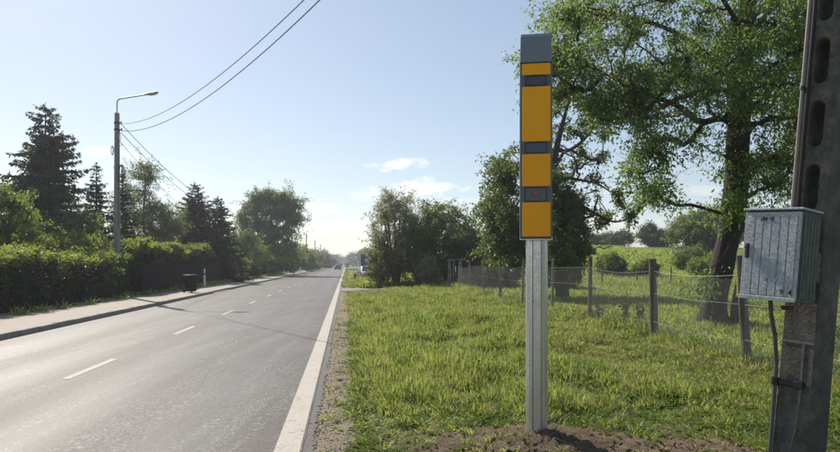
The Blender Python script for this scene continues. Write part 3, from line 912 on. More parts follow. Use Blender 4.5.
# ------------------------------------------------------------------ street lamps along the pavement
MT['lamp_metal'] = galv_mat('lamp_metal', (.30,.31,.32), (.5,.51,.52), .5, .6)
MT['lamp_glass'] = plain('lamp_cover', (.55,.55,.52), .25, var=.05)
def make_lamp():
    root = thing('street_lamp', 'tall concrete street lamp pole behind the near hedge with coiled cables', 'street lamp', (0,0,0))
    bm = NB(); cyl(bm, (0,0,-.3), (0,0,8.2), .17, .115, n=14); obj('pole', bm, MT['lamp_concrete'], root, True)
    pts = [(0,0,8.1), (0,0,8.62), (.012,0,8.72), (.06,0,8.80), (.14,0,8.84), (1.42,0,9.03)]
    bm = NB(); pipe(bm, pts, .032, 10); obj('bracket_arm', bm, MT['lamp_metal'], root, True)
    bm = NB()
    d = R(-8.5)
    secs = [(1.34,.045,.03),(1.42,.085,.05),(1.62,.135,.075),(1.86,.14,.075),(2.02,.10,.055),(2.07,.04,.03)]
    rings = []
    for x, hw, hz in secs:
        zc = 9.02 + (x-1.42)*.149
        rings.append([bm.verts.new((x, hw*math.cos(q), zc + (hz*math.sin(q) if math.sin(q) > 0 else hz*.35*math.sin(q)))) for q in np.linspace(0, 2*math.pi, 13)[:-1]])
    for A, B in zip(rings, rings[1:]):
        for k in range(12): bm.faces.new((A[k], A[(k+1)%12], B[(k+1)%12], B[k]))
    bm.faces.new(rings[0][::-1]); bm.faces.new(rings[-1])
    hd = obj('lamp_head', bm, MT['lamp_metal'], root, True)
    bm = NB(); box(bm, 1.60, 1.98, -.095, .095, -.055, -.02, .015)
    bmesh.ops.transform(bm, verts=bm.verts, matrix=Matrix.Translation((0, 0, 9.02+.03)) @ Matrix.Rotation(R(-8.5)*0, 4, 'Y') )
    for vv in bm.verts: vv.co.z += (vv.co.x-1.42)*.149 - .03
    obj('lamp_cover', bm, MT['lamp_glass'], hd)
    for za, xa in ((7.72, .21), (7.42, .23)):
        bm = NB(); cyl(bm, (0,0,za), (0,0,za+.07), .142, n=14); box(bm, .10, xa+.02, -.02, .02, za+.015, za+.055); cyl(bm, (xa,0,za-.02), (xa,0,za+.11), .03, n=8)
        obj('bracket', bm, MT['iron'], root)
    return root
lamp0 = make_lamp()
def coil(root, c, ry, rz_, turns, r):
    bm = NB()
    for k in range(turns):
        o = k*.022
        pipe(bm, [(c[0] + (ry-o)*math.cos(q), c[1] - .05*k + .02*math.sin(3*q), c[2] + (rz_-o*.8)*math.sin(q)) for q in np.linspace(0, 2*math.pi, 22)], r, 6)
    obj('cable_coil', bm, MT['cable'], root)
LV = [32.0, 117, 160, 204, 248, 292, 336]
LLAB = ['tall concrete street lamp pole behind the near hedge with coiled cables',
        'street lamp pole showing at the right edge of the tall round tree',
        'street lamp standing clear against the sky just right of the tall round tree',
        'smaller street lamp, second one clear of the tall round tree',
        'small far street lamp, third one clear of the tall round tree',
        'tiny far street lamp, fourth one clear of the tall round tree',
        'farthest tiny street lamp near the end of the road']
lamps = []
for i, v in enumerate(LV):
    L_ = lamp0 if i == 0 else copy_tree(lamp0)
    L_.location = ((-9.9 if i else -11.45) - RS*v, v, .1)
    if i == 0: L_.scale = (1, 1, 1.115)
    L_['label'] = LLAB[i]; L_['group'] = 'street lamps along the pavement'
    lamps.append(L_)
coil(lamp0, (.30, -.12, 5.45), .15, .42, 4, .016)
coil(lamp0, (-.17, -.12, 6.50), .07, .20, 2, .014)
bm = NB(); pipe(bm, [(.15,-.05,7.4), (.24,-.1,7.1), (.20,-.12,6.9), (.30,-.1,6.75), (.17,-.1,6.72)], .012, 6); pipe(bm, [(.14,-.12,6.6),(.15,-.14,6.0),(.15,-.15,5.0),(.16,-.16,3.0)], .012, 6)
obj('hanging_cable', bm, MT['cable'], lamp0)

def wire(name, label, a, b, sag, r, n=24, group=None, mat=None, twist=0):
    bm = NB(); a, b = Vector(a), Vector(b)
    pts = []
    for i in range(n+1):
        t = i/n
        p = a.lerp(b, t); p.z -= sag*4*t*(1-t)
        if twist: p += Vector((0, math.cos(t*twist), math.sin(t*twist)))*r*.8
        pts.append(p)
    pipe(bm, pts, r, 6)
    o = obj(name, bm, mat or MT['cable'])
    return tag(o, label, 'cable', group)
A0 = lamp0.location
topP = up_.matrix_world @ Vector((.30, -.03, 9.0)); topQ = up_.matrix_world @ Vector((.05, -.03, 8.72))
wire('overhead_cable', 'upper overhead cable crossing the road to the near street lamp', A0+Vector((.2,-.03,8.6)), topP, 1.55, .012, 40, 'cables over the road')
wire('overhead_cable', 'lower twisted overhead cable crossing the road to the near street lamp', A0+Vector((.23,-.03,8.25)), topQ, 1.62, .013, 120, 'cables over the road')
ORD = ['', 'thin cable from the tall round tree lamp to the first clear far lamp', 'thin cable between the first and second clear far street lamps', 'thin cable between the second and third clear far street lamps', 'thin cable between the third and fourth clear far street lamps', 'thin cable from the fourth clear far lamp to the farthest lamp']
hpole = thing('utility_pole', 'plain wooden cable pole standing among the conifers behind the board fence', 'utility pole', (at(221, 64).x, 64, .1))
bm = NB(); cyl(bm, (0,0,-.3), (0,0,7.6), .13, .09, n=10); obj('shaft', bm, MT['iron'], hpole, True)
for zz in (7.2, 6.8):
    bm = NB(); box(bm, -.05, .25, -.03, .03, zz, zz+.05); cyl(bm, (.21,0,zz+.04), (.21,0,zz+.15), .03, n=8); obj('bracket', bm, MT['black'], hpole)
for dz, sg, lb in ((7.75, .7, 'upper'), (7.35, .8, 'lower')):
    wire('line_cable', lb + ' cable sagging from the near street lamp towards the conifers', A0+Vector((.21,0,dz*1.11)), hpole.location+Vector((.21,0,dz-.45)), sg, .015, 20, 'cables along the pavement')
wire('line_cable', 'thin cable from the conifers to the lamp at the tall round tree', hpole.location+Vector((.21,0,7.3)), lamps[1].location+Vector((.21,0,7.75)), 1.0, .015, 20, 'cables along the pavement')
for i in range(1, 6):
    p, q = lamps[i].location, lamps[i+1].location
    wire('line_cable', ORD[i], p+Vector((.21,0,7.75)), q+Vector((.21,0,7.75)), .9, .017, 16, 'cables along the pavement')
wire('service_cable', 'faint lowest cable running from the near street lamp behind the birch', A0+Vector((.16,0,7.7)), (-19, 60, 4.2), .4, .010, 16)

# ------------------------------------------------------------------ wire fence on the right
MT['post_wood'] = barkmat('weathered_post', (.075,.058,.045), (.20,.16,.125), 2.2)
MT['post_grey'] = plain('grey_concrete_post', (.17,.15,.13), .9, var=.35, scale=7, bumpd=.008, bscale=40)
MT['wire'] = plain('fence_wire', (.24,.235,.22), .55, .4, var=.2)
FU = 6.7
def fx(v, off=0): return FU + off - RS*v
fence = thing('wire_fence', 'chain link and wire fence on weathered posts along the grass verge', 'fence', (fx(10), 10, 0))
FO = Vector((fx(10), 10, 0))
rp = random.Random(21)
PV = [4.0, 7.3, 10.7, 13.9, 17.6, 20.8, 24.3, 27.8, 31.2, 34.6, 38.0]
for i, v in enumerate(PV):
    hgt = 1.78 + rp.uniform(-.05, .06)
    wd = .085 if i == 3 else (.075 if i == 2 else rp.uniform(.045, .06))
    bm = NB()
    n = 9
    rings = []
    for k in range(7):
        z = -.3 + (hgt+.3)*k/6
        rr = wd*(1.05-.12*k/6)
        rings.append([bm.verts.new((rr*math.cos(2*math.pi*q/n)*(1+rp.uniform(-.08,.08)), rr*math.sin(2*math.pi*q/n)*(1+rp.uniform(-.08,.08)), z)) for q in range(n)])
    for A, B in zip(rings, rings[1:]):
        for q in range(n): bm.faces.new((A[q], A[(q+1)%n], B[(q+1)%n], B[q]))
    tp = bm.verts.new((0, 0, hgt+.015))
    for q in range(n): bm.faces.new((rings[-1][q], rings[-1][(q+1)%n], tp))
    o = obj('fence_post', bm, MT['post_wood'] if i in (2, 3, 4, 7) else MT['post_grey'], fence, True)
    o.location = Vector((fx(v), v, h1(fx(v), v))) - FO
    o.rotation_euler = (rp.uniform(-.03,.03), (-.05 if i == 2 else (-.025 if i == 3 else rp.uniform(-.03, .03))), rp.uniform(0, 6))
def fpt(v, z): return Vector((fx(v), v, z + h1(fx(v), v))) - FO + Vector((-.06, -.05, 0))
for zz, sg in ((.42, .05), (1.02, .02), (1.50, .04)):
    bm = NB(); pts = []
    for a, b_ in zip(PV, PV[1:]):
        for t in (0, .25, .5, .75): pts.append(fpt(a+(b_-a)*t, zz - sg*4*t*(1-t) + rp.uniform(-.01, .01)))
    pts.append(fpt(PV[-1], zz))
    pipe(bm, pts, .0025 if zz < 1.4 else .0032, 5); obj('wire_strand', bm, MT['wire'], fence)
# chain link: straight diagonals both ways, as thin three-sided wires
acc = Acc()
def cw(p, q, r=.0016):
    v, f = tube_np(np.array([p, q]), r, 3); acc.add(v, f)
Hm = 1.38
for v0, v1, p_ in ((4.0, 17.6, .062), (17.6, 38, .12)):
    s = v0 - Hm
    while s < v1:
        for dr in (1, -1):
            a_ = (s, .06) if dr > 0 else (s, Hm+.06)
            b_ = (s+Hm, Hm+.06) if dr > 0 else (s+Hm, .06)
            def clip(P, Q):
                (x0, z0), (x1, z1) = P, Q
                t0 = max(0, (v0-x0)/(x1-x0)); t1 = min(1, (v1-x0)/(x1-x0))
                return ((x0+(x1-x0)*t0, z0+(z1-z0)*t0), (x0+(x1-x0)*t1, z0+(z1-z0)*t1)) if t1 > t0 + .01 else None
            c = clip(a_, b_)
            if c:
                p, q = fpt(*c[0]), fpt(*c[1]); cw(p, q, .0023 if v0 < 15 else .0026)
        s += p_
mo = link('wire_mesh', acc.mesh('wire_mesh', MT['wire']), None, fence); mo['kind'] = 'stuff'

# metal frame closing the far end of the fence
gt = thing('gate', 'narrow grey metal gate frame with crossed bars at the far end of the fence', 'gate', (at(455.3, 39.5).x, 39.5, h1(at(455.3, 39.5).x, 39.5)))
MT['gate'] = plain('gate_metal', (.26,.255,.245), .6, .3, var=.2)
bm = NB(); box(bm, -.44, -.40, -.02, .02, -.1, 1.86, .004); box(bm, .36, .40, -.02, .02, -.1, 1.86, .004); box(bm, -.46, .42, -.021, .021, 1.861, 1.91, .004); obj('frame', bm, MT['gate'], gt)
for a, b_ in (((-.32,-.01,.1), (-.30,-.01,1.86)), ((-.10,.0,1.86), (-.12,.0,.1)), ((-.08,-.02,1.86), (.16,-.02,.1)), ((.30,0,.1), (.33,0,1.86)), ((-.38,-.01,1.7), (-.2,-.01,.1))):
    bm = NB(); cyl(bm, a, b_, .017, n=8); obj('bar', bm, MT['gate'], gt)
bm = NB(); box(bm, -.015, .045, -.05, -.04, 1.15, 1.48, .002); obj('plate', bm, plain('white_plate', (.78,.78,.76), .5, var=.05), gt)
bm = NB(); box(bm, -.395, .355, .005, .012, .02, .75); obj('lower_sheet', bm, plain('dark_sheet', (.05,.048,.046), .8, var=.3), gt)

# second fence farther into the field
ff = thing('field_fence', 'low wire fence with short dark posts across the field at the hill foot', 'fence', (17, 47, 0))
fpts = []
for i, (px, Y) in enumerate(((566, 47.5), (602, 47.2), (637, 47), (671, 46), (710, 45), (752, 44), (800, 43), (850, 42))):
    p = at(px, Y); z0 = h1(p.x, Y)
    bm = NB(); cyl(bm, (0,0,-.3), (0,0,1.52+rp.uniform(-.1,.1)), .065, .055, n=7)
    o = obj('fence_post', bm, MT['post_wood'], ff); o.location = (p.x-17, Y-47, z0); fpts.append((p.x-17, Y-47.06, z0))
for zz in (.7, 1.3):
    bm = NB(); pipe(bm, [(a, b_, c+zz) for a, b_, c in fpts], .006, 4); obj('wire_strand', bm, MT['wire'], ff)

# ------------------------------------------------------------------ left side: solid fence, bin, marker post, railings
MT['dark_fence'] = plain('dark_fence_paint', (.013,.012,.012), .95, var=.3, scale=6, bumpd=.004, spec=.08)
MT['bin'] = plain('dark_green_bin', (.013,.019,.015), .7, var=.15, spec=.15)
FL = -10.38
pf_ = thing('board_fence', 'dark solid board fence with an arched gate behind the wheelie bin', 'fence', (FL-RS*40, 40, .12), math.atan(RS))
def lv(v): return (v-40)*math.sqrt(1+RS*RS)
nb_ = 0
v = 32.6
while v < 52.5:
    arch = 33.2 <= v <= 38.0
    top = 1.50 + (.42*math.sin(math.pi*(v-33.2)/4.8) if arch else 0) + rp.uniform(-.012, .012)
    bm = NB(); box(bm, -.014, .014, 0, .148, .05, top, .003)
    o = obj('board', bm, MT['dark_fence'], pf_); o.location = (rp.uniform(-.004, .004), lv(v), 0)
    v += .155
for v in (32.5, 38.1, 42.5, 47.5, 52.6):
    bm = NB(); box(bm, -.05, .05, -.05, .05, -.1, 1.6, .006); o = obj('post', bm, MT['dark_fence'], pf_); o.location = (-.07, lv(v), 0)
for zz in (.4, 1.25):
    bm = NB(); box(bm, -.06, -.018, lv(32.5), lv(52.6), zz, zz+.08); obj('rail', bm, MT['dark_fence'], pf_)

wb = thing('wheelie_bin', 'dark green wheelie bin with a grey lid edge on the pavement', 'bin', (at(190.5, 35.6).x, 35.6, .118), R(60))
bm = NB()
b0 = [(-.21,-.23),(.21,-.23),(.21,.21),(-.21,.21)]; b1 = [(-.275,-.29),(.275,-.29),(.275,.27),(-.275,.27)]
A = [bm.verts.new((x, y, .06)) for x, y in b0]; B = [bm.verts.new((x, y, .93)) for x, y in b1]
for i in range(4): bm.faces.new((A[i], A[(i+1)%4], B[(i+1)%4], B[i]))
bm.faces.new(A[::-1]); bm.faces.new(B)
bmesh.ops.bevel(bm, geom=[e for e in bm.edges], offset=.025, segments=2, affect='EDGES', profile=.5)
obj('body', bm, MT['bin'], wb)
bm = NB(); box(bm, -.295, .295, -.315, .28, .932, .965, .012); box(bm, -.27, .27, -.28, .25, .965, 1.0, .015); obj('lid', bm, plain('bin_lid', (.10,.10,.09), .5, var=.1), wb)
bm = NB(); cyl(bm, (-.25, .33, .93), (.25, .33, .93), .017, n=10); box(bm, -.25, -.22, .25, .335, .915, .95); box(bm, .22, .25, .25, .335, .915, .95); obj('handle', bm, MT['black'], wb)
for s in (-1, 1):
    bm = NB(); cyl(bm, (s*.225, .21, .10), (s*.275, .21, .10), .10, n=18); obj('wheel', bm, MT['black'], wb)
bm = NB(); cyl(bm, (-.22, .21, .10), (.22, .21, .10), .015, n=8); obj('axle', bm, MT['iron'], wb)

mp_ = thing('marker_post', 'slim white marker post with a dark band beside the wheelie bin', 'post', (at(204.3, 45.2).x, 45.2, .115))
MT['white'] = plain('white_paint', (.72,.72,.70), .5, var=.08)
bm = NB(); cyl(bm, (0,0,-.1), (0,0,.80), .105, .085, n=14); cyl(bm, (0,0,.96), (0,0,1.22), .08, .07, n=14); cyl(bm, (0,0,1.22), (0,0,1.26), .07, .03, n=14); obj('body', bm, MT['white'], mp_, True)
bm = NB(); cyl(bm, (0,0,.80), (0,0,.96), .09, .086, n=14); obj('band', bm, plain('grey_band', (.16,.15,.14), .6), mp_, True)
mp2 = thing('marker_post', 'small far white marker post at the pavement edge below the tall round tree', 'post', (at(300.3, 128).x, 128, .115))
bm = NB(); cyl(bm, (0,0,-.1), (0,0,1.0), .11, .09, n=12); cyl(bm, (0,0,1.0), (0,0,1.06), .09, .04, n=12); obj('body', bm, MT['white'], mp2, True)

rf_ = thing('railing_fence', 'dark metal picket railing along the pavement beyond the board fence', 'fence', (FL-RS*53, 53, .12), math.atan(RS))
k_ = math.sqrt(1+RS*RS)
for i in range(18):
    bm = NB(); box(bm, -.04, .04, -.04, .04, -.05, 1.55, .005); box(bm, -.055, .055, -.055, .055, 1.551, 1.59, .005); o = obj('post', bm, MT['dark_fence'], rf_); o.location = (0, i*2.6*k_, 0)
bm = NB()
for i in range(17):
    for j in range(1, 17): box(bm, -.011, .011, (i*2.6+j*.153-.011)*k_, (i*2.6+j*.153+.011)*k_, .12, 1.45)
pk = obj('pickets', bm, MT['dark_fence'], rf_); pk['kind'] = 'stuff'
for zz in (.25, 1.32):
    bm = NB(); box(bm, -.016, .016, 0, 17*2.6*k_, zz, zz+.04); obj('rail', bm, MT['dark_fence'], rf_)

# ------------------------------------------------------------------ road signs and small things far ahead on the right
MT['blue'] = plain('blue_sign', (.030,.055,.17), .45, var=.1, scale=3)
MT['paleblue'] = plain('pale_blue_panel', (.16,.20,.27), .5, var=.1)
bs = thing('road_sign', 'blue direction sign board on two posts beyond the parked car', 'sign', (at(368.5, 96).x, 96, 0))
bm = NB(); box(bm, -1.15, 1.2, -.03, .03, 1.5, 3.15, .02); obj('board', bm, MT['blue'], bs)
bm = NB(); box(bm, -.55, -.05, -.036, -.0305, 2.2, 2.45); box(bm, -.55, .3, -.036, -.0305, 2.02, 2.1); obj('lettering', bm, MT['white'], bs)
bm = NB(); box(bm, -1.15, 1.2, -.03, .03, .75, 1.46, .02); obj('lower_board', bm, MT['paleblue'], bs)
for xx in (-.9, .95):
    bm = NB(); cyl(bm, (xx, .08, -.2), (xx, .08, 3.1), .05, n=10); obj('post', bm, MT['gate'], bs)
gr = thing('guard_rail', 'low pale barrier rail across the verge beyond the parked car', 'barrier', (at(353.5, 112).x, 112, 0))
bm = NB(); prism(bm, [(-.03,.60),(-.07,.66),(-.03,.72),(-.07,.80),(-.03,.88),(0,.88),(0,.60)], 'x', -1.5, 1.5); obj('rail', bm, MT['white'], gr)
for xx in (-1.3, 0, 1.3):
    bm = NB(); box(bm, xx-.04, xx+.04, .002, .08, -.2, .86); obj('post', bm, MT['gate'], gr)
hy = thing('hydrant', 'small red orange post in the verge grass before the parked car', 'hydrant', (at(355, 55).x, 55, h1(at(355, 55).x, 55)))
MT['red'] = plain('red_paint', (.52,.10,.03), .5, var=.15)
bm = NB(); cyl(bm, (0,0,-.1), (0,0,.52), .07, n=14); obj('stem', bm, MT['gate'], hy)
bm = NB(); cyl(bm, (0,0,.52), (0,0,.86), .105, n=14); cyl(bm, (0,0,.86), (0,0,.96), .10, .03, n=14); cyl(bm, (-.16,0,.72), (.16,0,.72), .045, n=10); obj('cap', bm, MT['red'], hy)
# pale kiosk-like sign at the end of the visible verge
ks_ = thing('road_sign', 'small pale sign plate on a post at the far verge edge', 'sign', (at(347, 128).x, 128, 0))
bm = NB(); cyl(bm, (0,.03,-.2), (0,.03,1.9), .04, n=8); obj('post', bm, MT['gate'], ks_)
bm = NB(); box(bm, -.42, .42, -.02, .0, 1.05, 1.85, .01); obj('plate', bm, plain('pale_yellow_plate', (.48,.43,.27), .6, var=.1), ks_)

# ------------------------------------------------------------------ vehicles
def carpaint(name, col, metal=.3):
    m, t, b = newmat(name)
    b.inputs['Base Color'].default_value = (*col, 1); b.inputs['Metallic'].default_value = metal; b.inputs['Roughness'].default_value = .28
    b.inputs['Coat Weight'].default_value = .6; b.inputs['Coat Roughness'].default_value = .08
    return m
MT['carglass'] = glassmat('car_glass', (.015,.017,.02), .05)
MT['tyre'] = plain('tyre_rubber', (.015,.015,.016), .85)
MT['rim'] = plain('alloy_rim', (.4,.4,.41), .35, .8)
MT['redlamp'] = glassmat('red_lamp', (.35,.01,.008), .2)
MT['clearlamp'] = glassmat('clear_lamp', (.6,.6,.58), .15)
def make_car(label, paint, loc, rz, group=None, van=False, name='car'):
    """front along +y"""
    root = thing(name, label, 'van' if van else 'car', loc, rz, group)
    top = 2.0 if van else 1.46
    Lb = [(-2.1,.50,.80,.60),(-2.05,.32,.92,.80),(-1.7,.24,.97,.86),(-.9,.20,.95,.89),(.6,.20,.93,.89),(1.25,.22,.90,.87),(1.85,.26,.80,.82),(2.12,.34,.68,.70),(2.18,.42,.58,.55)]
    bm = NB(); rings = []
    for y, z0, z1, hw in Lb:
        zm = z0 + (z1-z0)*.55
        ring = [(-hw*.86,z0),(-hw,z0+.12),(-hw,zm),(-hw*.95,z1-.03),(-hw*.86,z1),(hw*.86,z1),(hw*.95,z1-.03),(hw,zm),(hw,z0+.12),(hw*.86,z0)]
        rings.append([bm.verts.new((x, y, z)) for x, z in ring])
    for A, B in zip(rings, rings[1:]):
        for k in range(10): bm.faces.new((A[k], A[(k+1)%10], B[(k+1)%10], B[k]))
    bm.faces.new(rings[0][::-1]); bm.faces.new(rings[-1])
    bd = obj('body', bm, paint, root, True)
    if van: cab = [(-2.0,.93,.84,top,.78,-1.98),(1.2,.90,.84,top-.05,.74,.75)]
    else: cab = [(-1.75,.955,.80,top-.05,.60,-1.15),(1.05,.91,.80,top-.04,.60,.28)]
    (y0,zb0,wb0,zt0,wt0,yt0), (y1,zb1,wb1,zt1,wt1,yt1) = cab
    bm = NB()
    lo = [bm.verts.new(p) for p in ((-wb0,y0,zb0-.03),(wb0,y0,zb0-.03),(wb1,y1,zb1-.03),(-wb1,y1,zb1-.03))]
    hi = [bm.verts.new(p) for p in ((-wt0,yt0,zt0),(wt0,yt0,zt0),(wt1,yt1,zt1),(-wt1,yt1,zt1))]
    for i in range(4): bm.faces.new((lo[i], lo[(i+1)%4], hi[(i+1)%4], hi[i]))
    bm.faces.new(lo[::-1]); bm.faces.new(hi)
    bmesh.ops.bevel(bm, geom=list(bm.edges), offset=.05, segments=2, affect='EDGES', profile=.5)
    obj('cabin', bm, paint, root, True)
    def pane(nm, a, b_, c, d, ins, out, mat):
        a, b_, c, d = map(Vector, (a, b_, c, d)); ctr = (a+b_+c+d)/4
        n = (b_-a).cross(d-a).normalized()
        if n.dot(ctr - Vector((0, -.3, 1.0))) < 0: n = -n
        q = [ctr + (p-ctr)*ins + n*out for p in (a, b_, c, d)]
        bm = NB(); lo_ = [bm.verts.new(p - n*(out+.01)) for p in q]; hi_ = [bm.verts.new(p) for p in q]
        for i in range(4): bm.faces.new((lo_[i], lo_[(i+1)%4], hi_[(i+1)%4], hi_[i]))
        bm.faces.new(hi_); bm.faces.new(lo_[::-1])
        return obj(nm, bm, mat, root)
    B0, B1 = (-wb0,y0,zb0), (wb0,y0,zb0); T0, T1 = (-wt0,yt0,zt0), (wt0,yt0,zt0)
    F0, F1 = (-wb1,y1,zb1), (wb1,y1,zb1); U0, U1 = (-wt1,yt1,zt1), (wt1,yt1,zt1)
    pane('windscreen', F0, F1, U1, U0, .86, .006, MT['carglass'])
    pane('rear_window', B0, B1, T1, T0, .82, .006, MT['carglass'])
    pane('side_window', B0, F0, U0, T0, .84, .006, MT['carglass']); pane('side_window', B1, F1, U1, T1, .84, .006, MT['carglass'])
    for sx in (-1, 1):
        for yy in (-1.32, 1.35):
            bm = NB(); cyl(bm, (sx*.70, yy, .32), (sx*.90, yy, .32), .32, n=22)
            wl = obj('wheel', bm, MT['tyre'], root)
            bm = NB(); cyl(bm, (sx*.905, yy, .32), (sx*.912, yy, .32), .21, n=16); obj('rim', bm, MT['rim'], wl)
        bm = NB(); box(bm, sx*.68-.11, sx*.68+.11, -2.11, -2.0, .68, .85, .015); obj('tail_light', bm, MT['redlamp'], root)
        bm = NB(); box(bm, sx*.60-.14, sx*.60+.14, 2.02, 2.16, .60, .73, .015); obj('headlight', bm, MT['clearlamp'], root)
        bm = NB(); box(bm, sx*.95-.09, sx*.95+.09, .75, .90, .95, 1.08, .03); obj('mirror', bm, paint, root)
    bm = NB(); box(bm, -.26, .26, -2.125, -2.09, .52, .63); box(bm, -.26, .26, 2.17, 2.19, .42, .53); obj('number_plate', bm, MT['white'], root)
    return root
make_car('dark car driving away in the right lane', carpaint('dark_car_paint', (.03,.032,.04)), (-2.35-RS*182, 182, 0), ang, 'cars on the road')
make_car('pale van following the road far beyond the dark car', carpaint('pale_van_paint', (.55,.56,.57), 0), (-2.3-RS*262, 262, 0), ang, 'cars on the road', True, 'van')
make_car('tiny silver car coming down the left lane far away', carpaint('silver_car_paint', (.5,.51,.53), .6), (-6.0-RS*318, 318, 0), ang+math.pi, 'cars on the road')
make_car('silver car with dark windows parked on the verge beside the bushes', carpaint('parked_car_paint', (.42,.43,.44), .6), (at(366.5, 73).x, 73, 0), ang+math.pi+R(8))
#==PART3==
# ------------------------------------------------------------------ vegetation
LM = {
 'big':   leafmat('broad_leaf', (.055,.095,.026), (.095,.145,.045), (.30,.43,.085), .5),
 'dark':  leafmat('dark_leaf', (.040,.065,.022), (.078,.115,.036), (.21,.29,.055), .42),
 'olive': leafmat('olive_leaf', (.16,.17,.10), (.26,.26,.165), (.45,.46,.25), .45),
 'yell':  leafmat('yellow_green_leaf', (.095,.11,.02), (.16,.17,.035), (.24,.26,.04), .4),
 'hedge': leafmat('hedge_leaf', (.045,.085,.016), (.10,.15,.03), (.30,.40,.05), .46, patch=.4, pscale=1.2),
 'lime':  leafmat('lime_leaf', (.08,.125,.02), (.14,.19,.035), (.36,.44,.06), .48, patch=.4, pscale=1.2),
 'mid':   leafmat('mid_green_leaf', (.05,.08,.022), (.095,.135,.036), (.26,.35,.055), .45),
 'birch': leafmat('birch_leaf', (.055,.082,.035), (.10,.135,.055), (.24,.31,.08), .44),
 'far':   leafmat('distant_leaf', (.045,.068,.03), (.075,.10,.042), (.11,.15,.04), .3),
 'spruce': leafmat('spruce_needle', (.028,.046,.032), (.050,.072,.046), (.06,.09,.04), .2, patch=.4, spec=.25),
 'shade': leafmat('shaded_hedge_leaf', (.018,.030,.012), (.034,.05,.018), (.06,.09,.02), .2),  # shade of the hedge front put into a darker leaf colour
 'core':  plain('twig_light_block', (.026,.030,.014), .95, var=.4, scale=6, spec=.1),
}
def ell(c, r, n, rng, shell=0.0):
    d = unit(rng.normal(size=(n, 3)))
    t = rng.uniform(shell, 1, n)**(1/3)
    return np.array(c) + d*t[:, None]*np.array(r)
def bez(p0, p1, p2, p3, n):
    t = np.linspace(0, 1, n)[:, None]
    return p0*(1-t)**3 + 3*p1*t*(1-t)**2 + 3*p2*t*t*(1-t) + p3*t**3

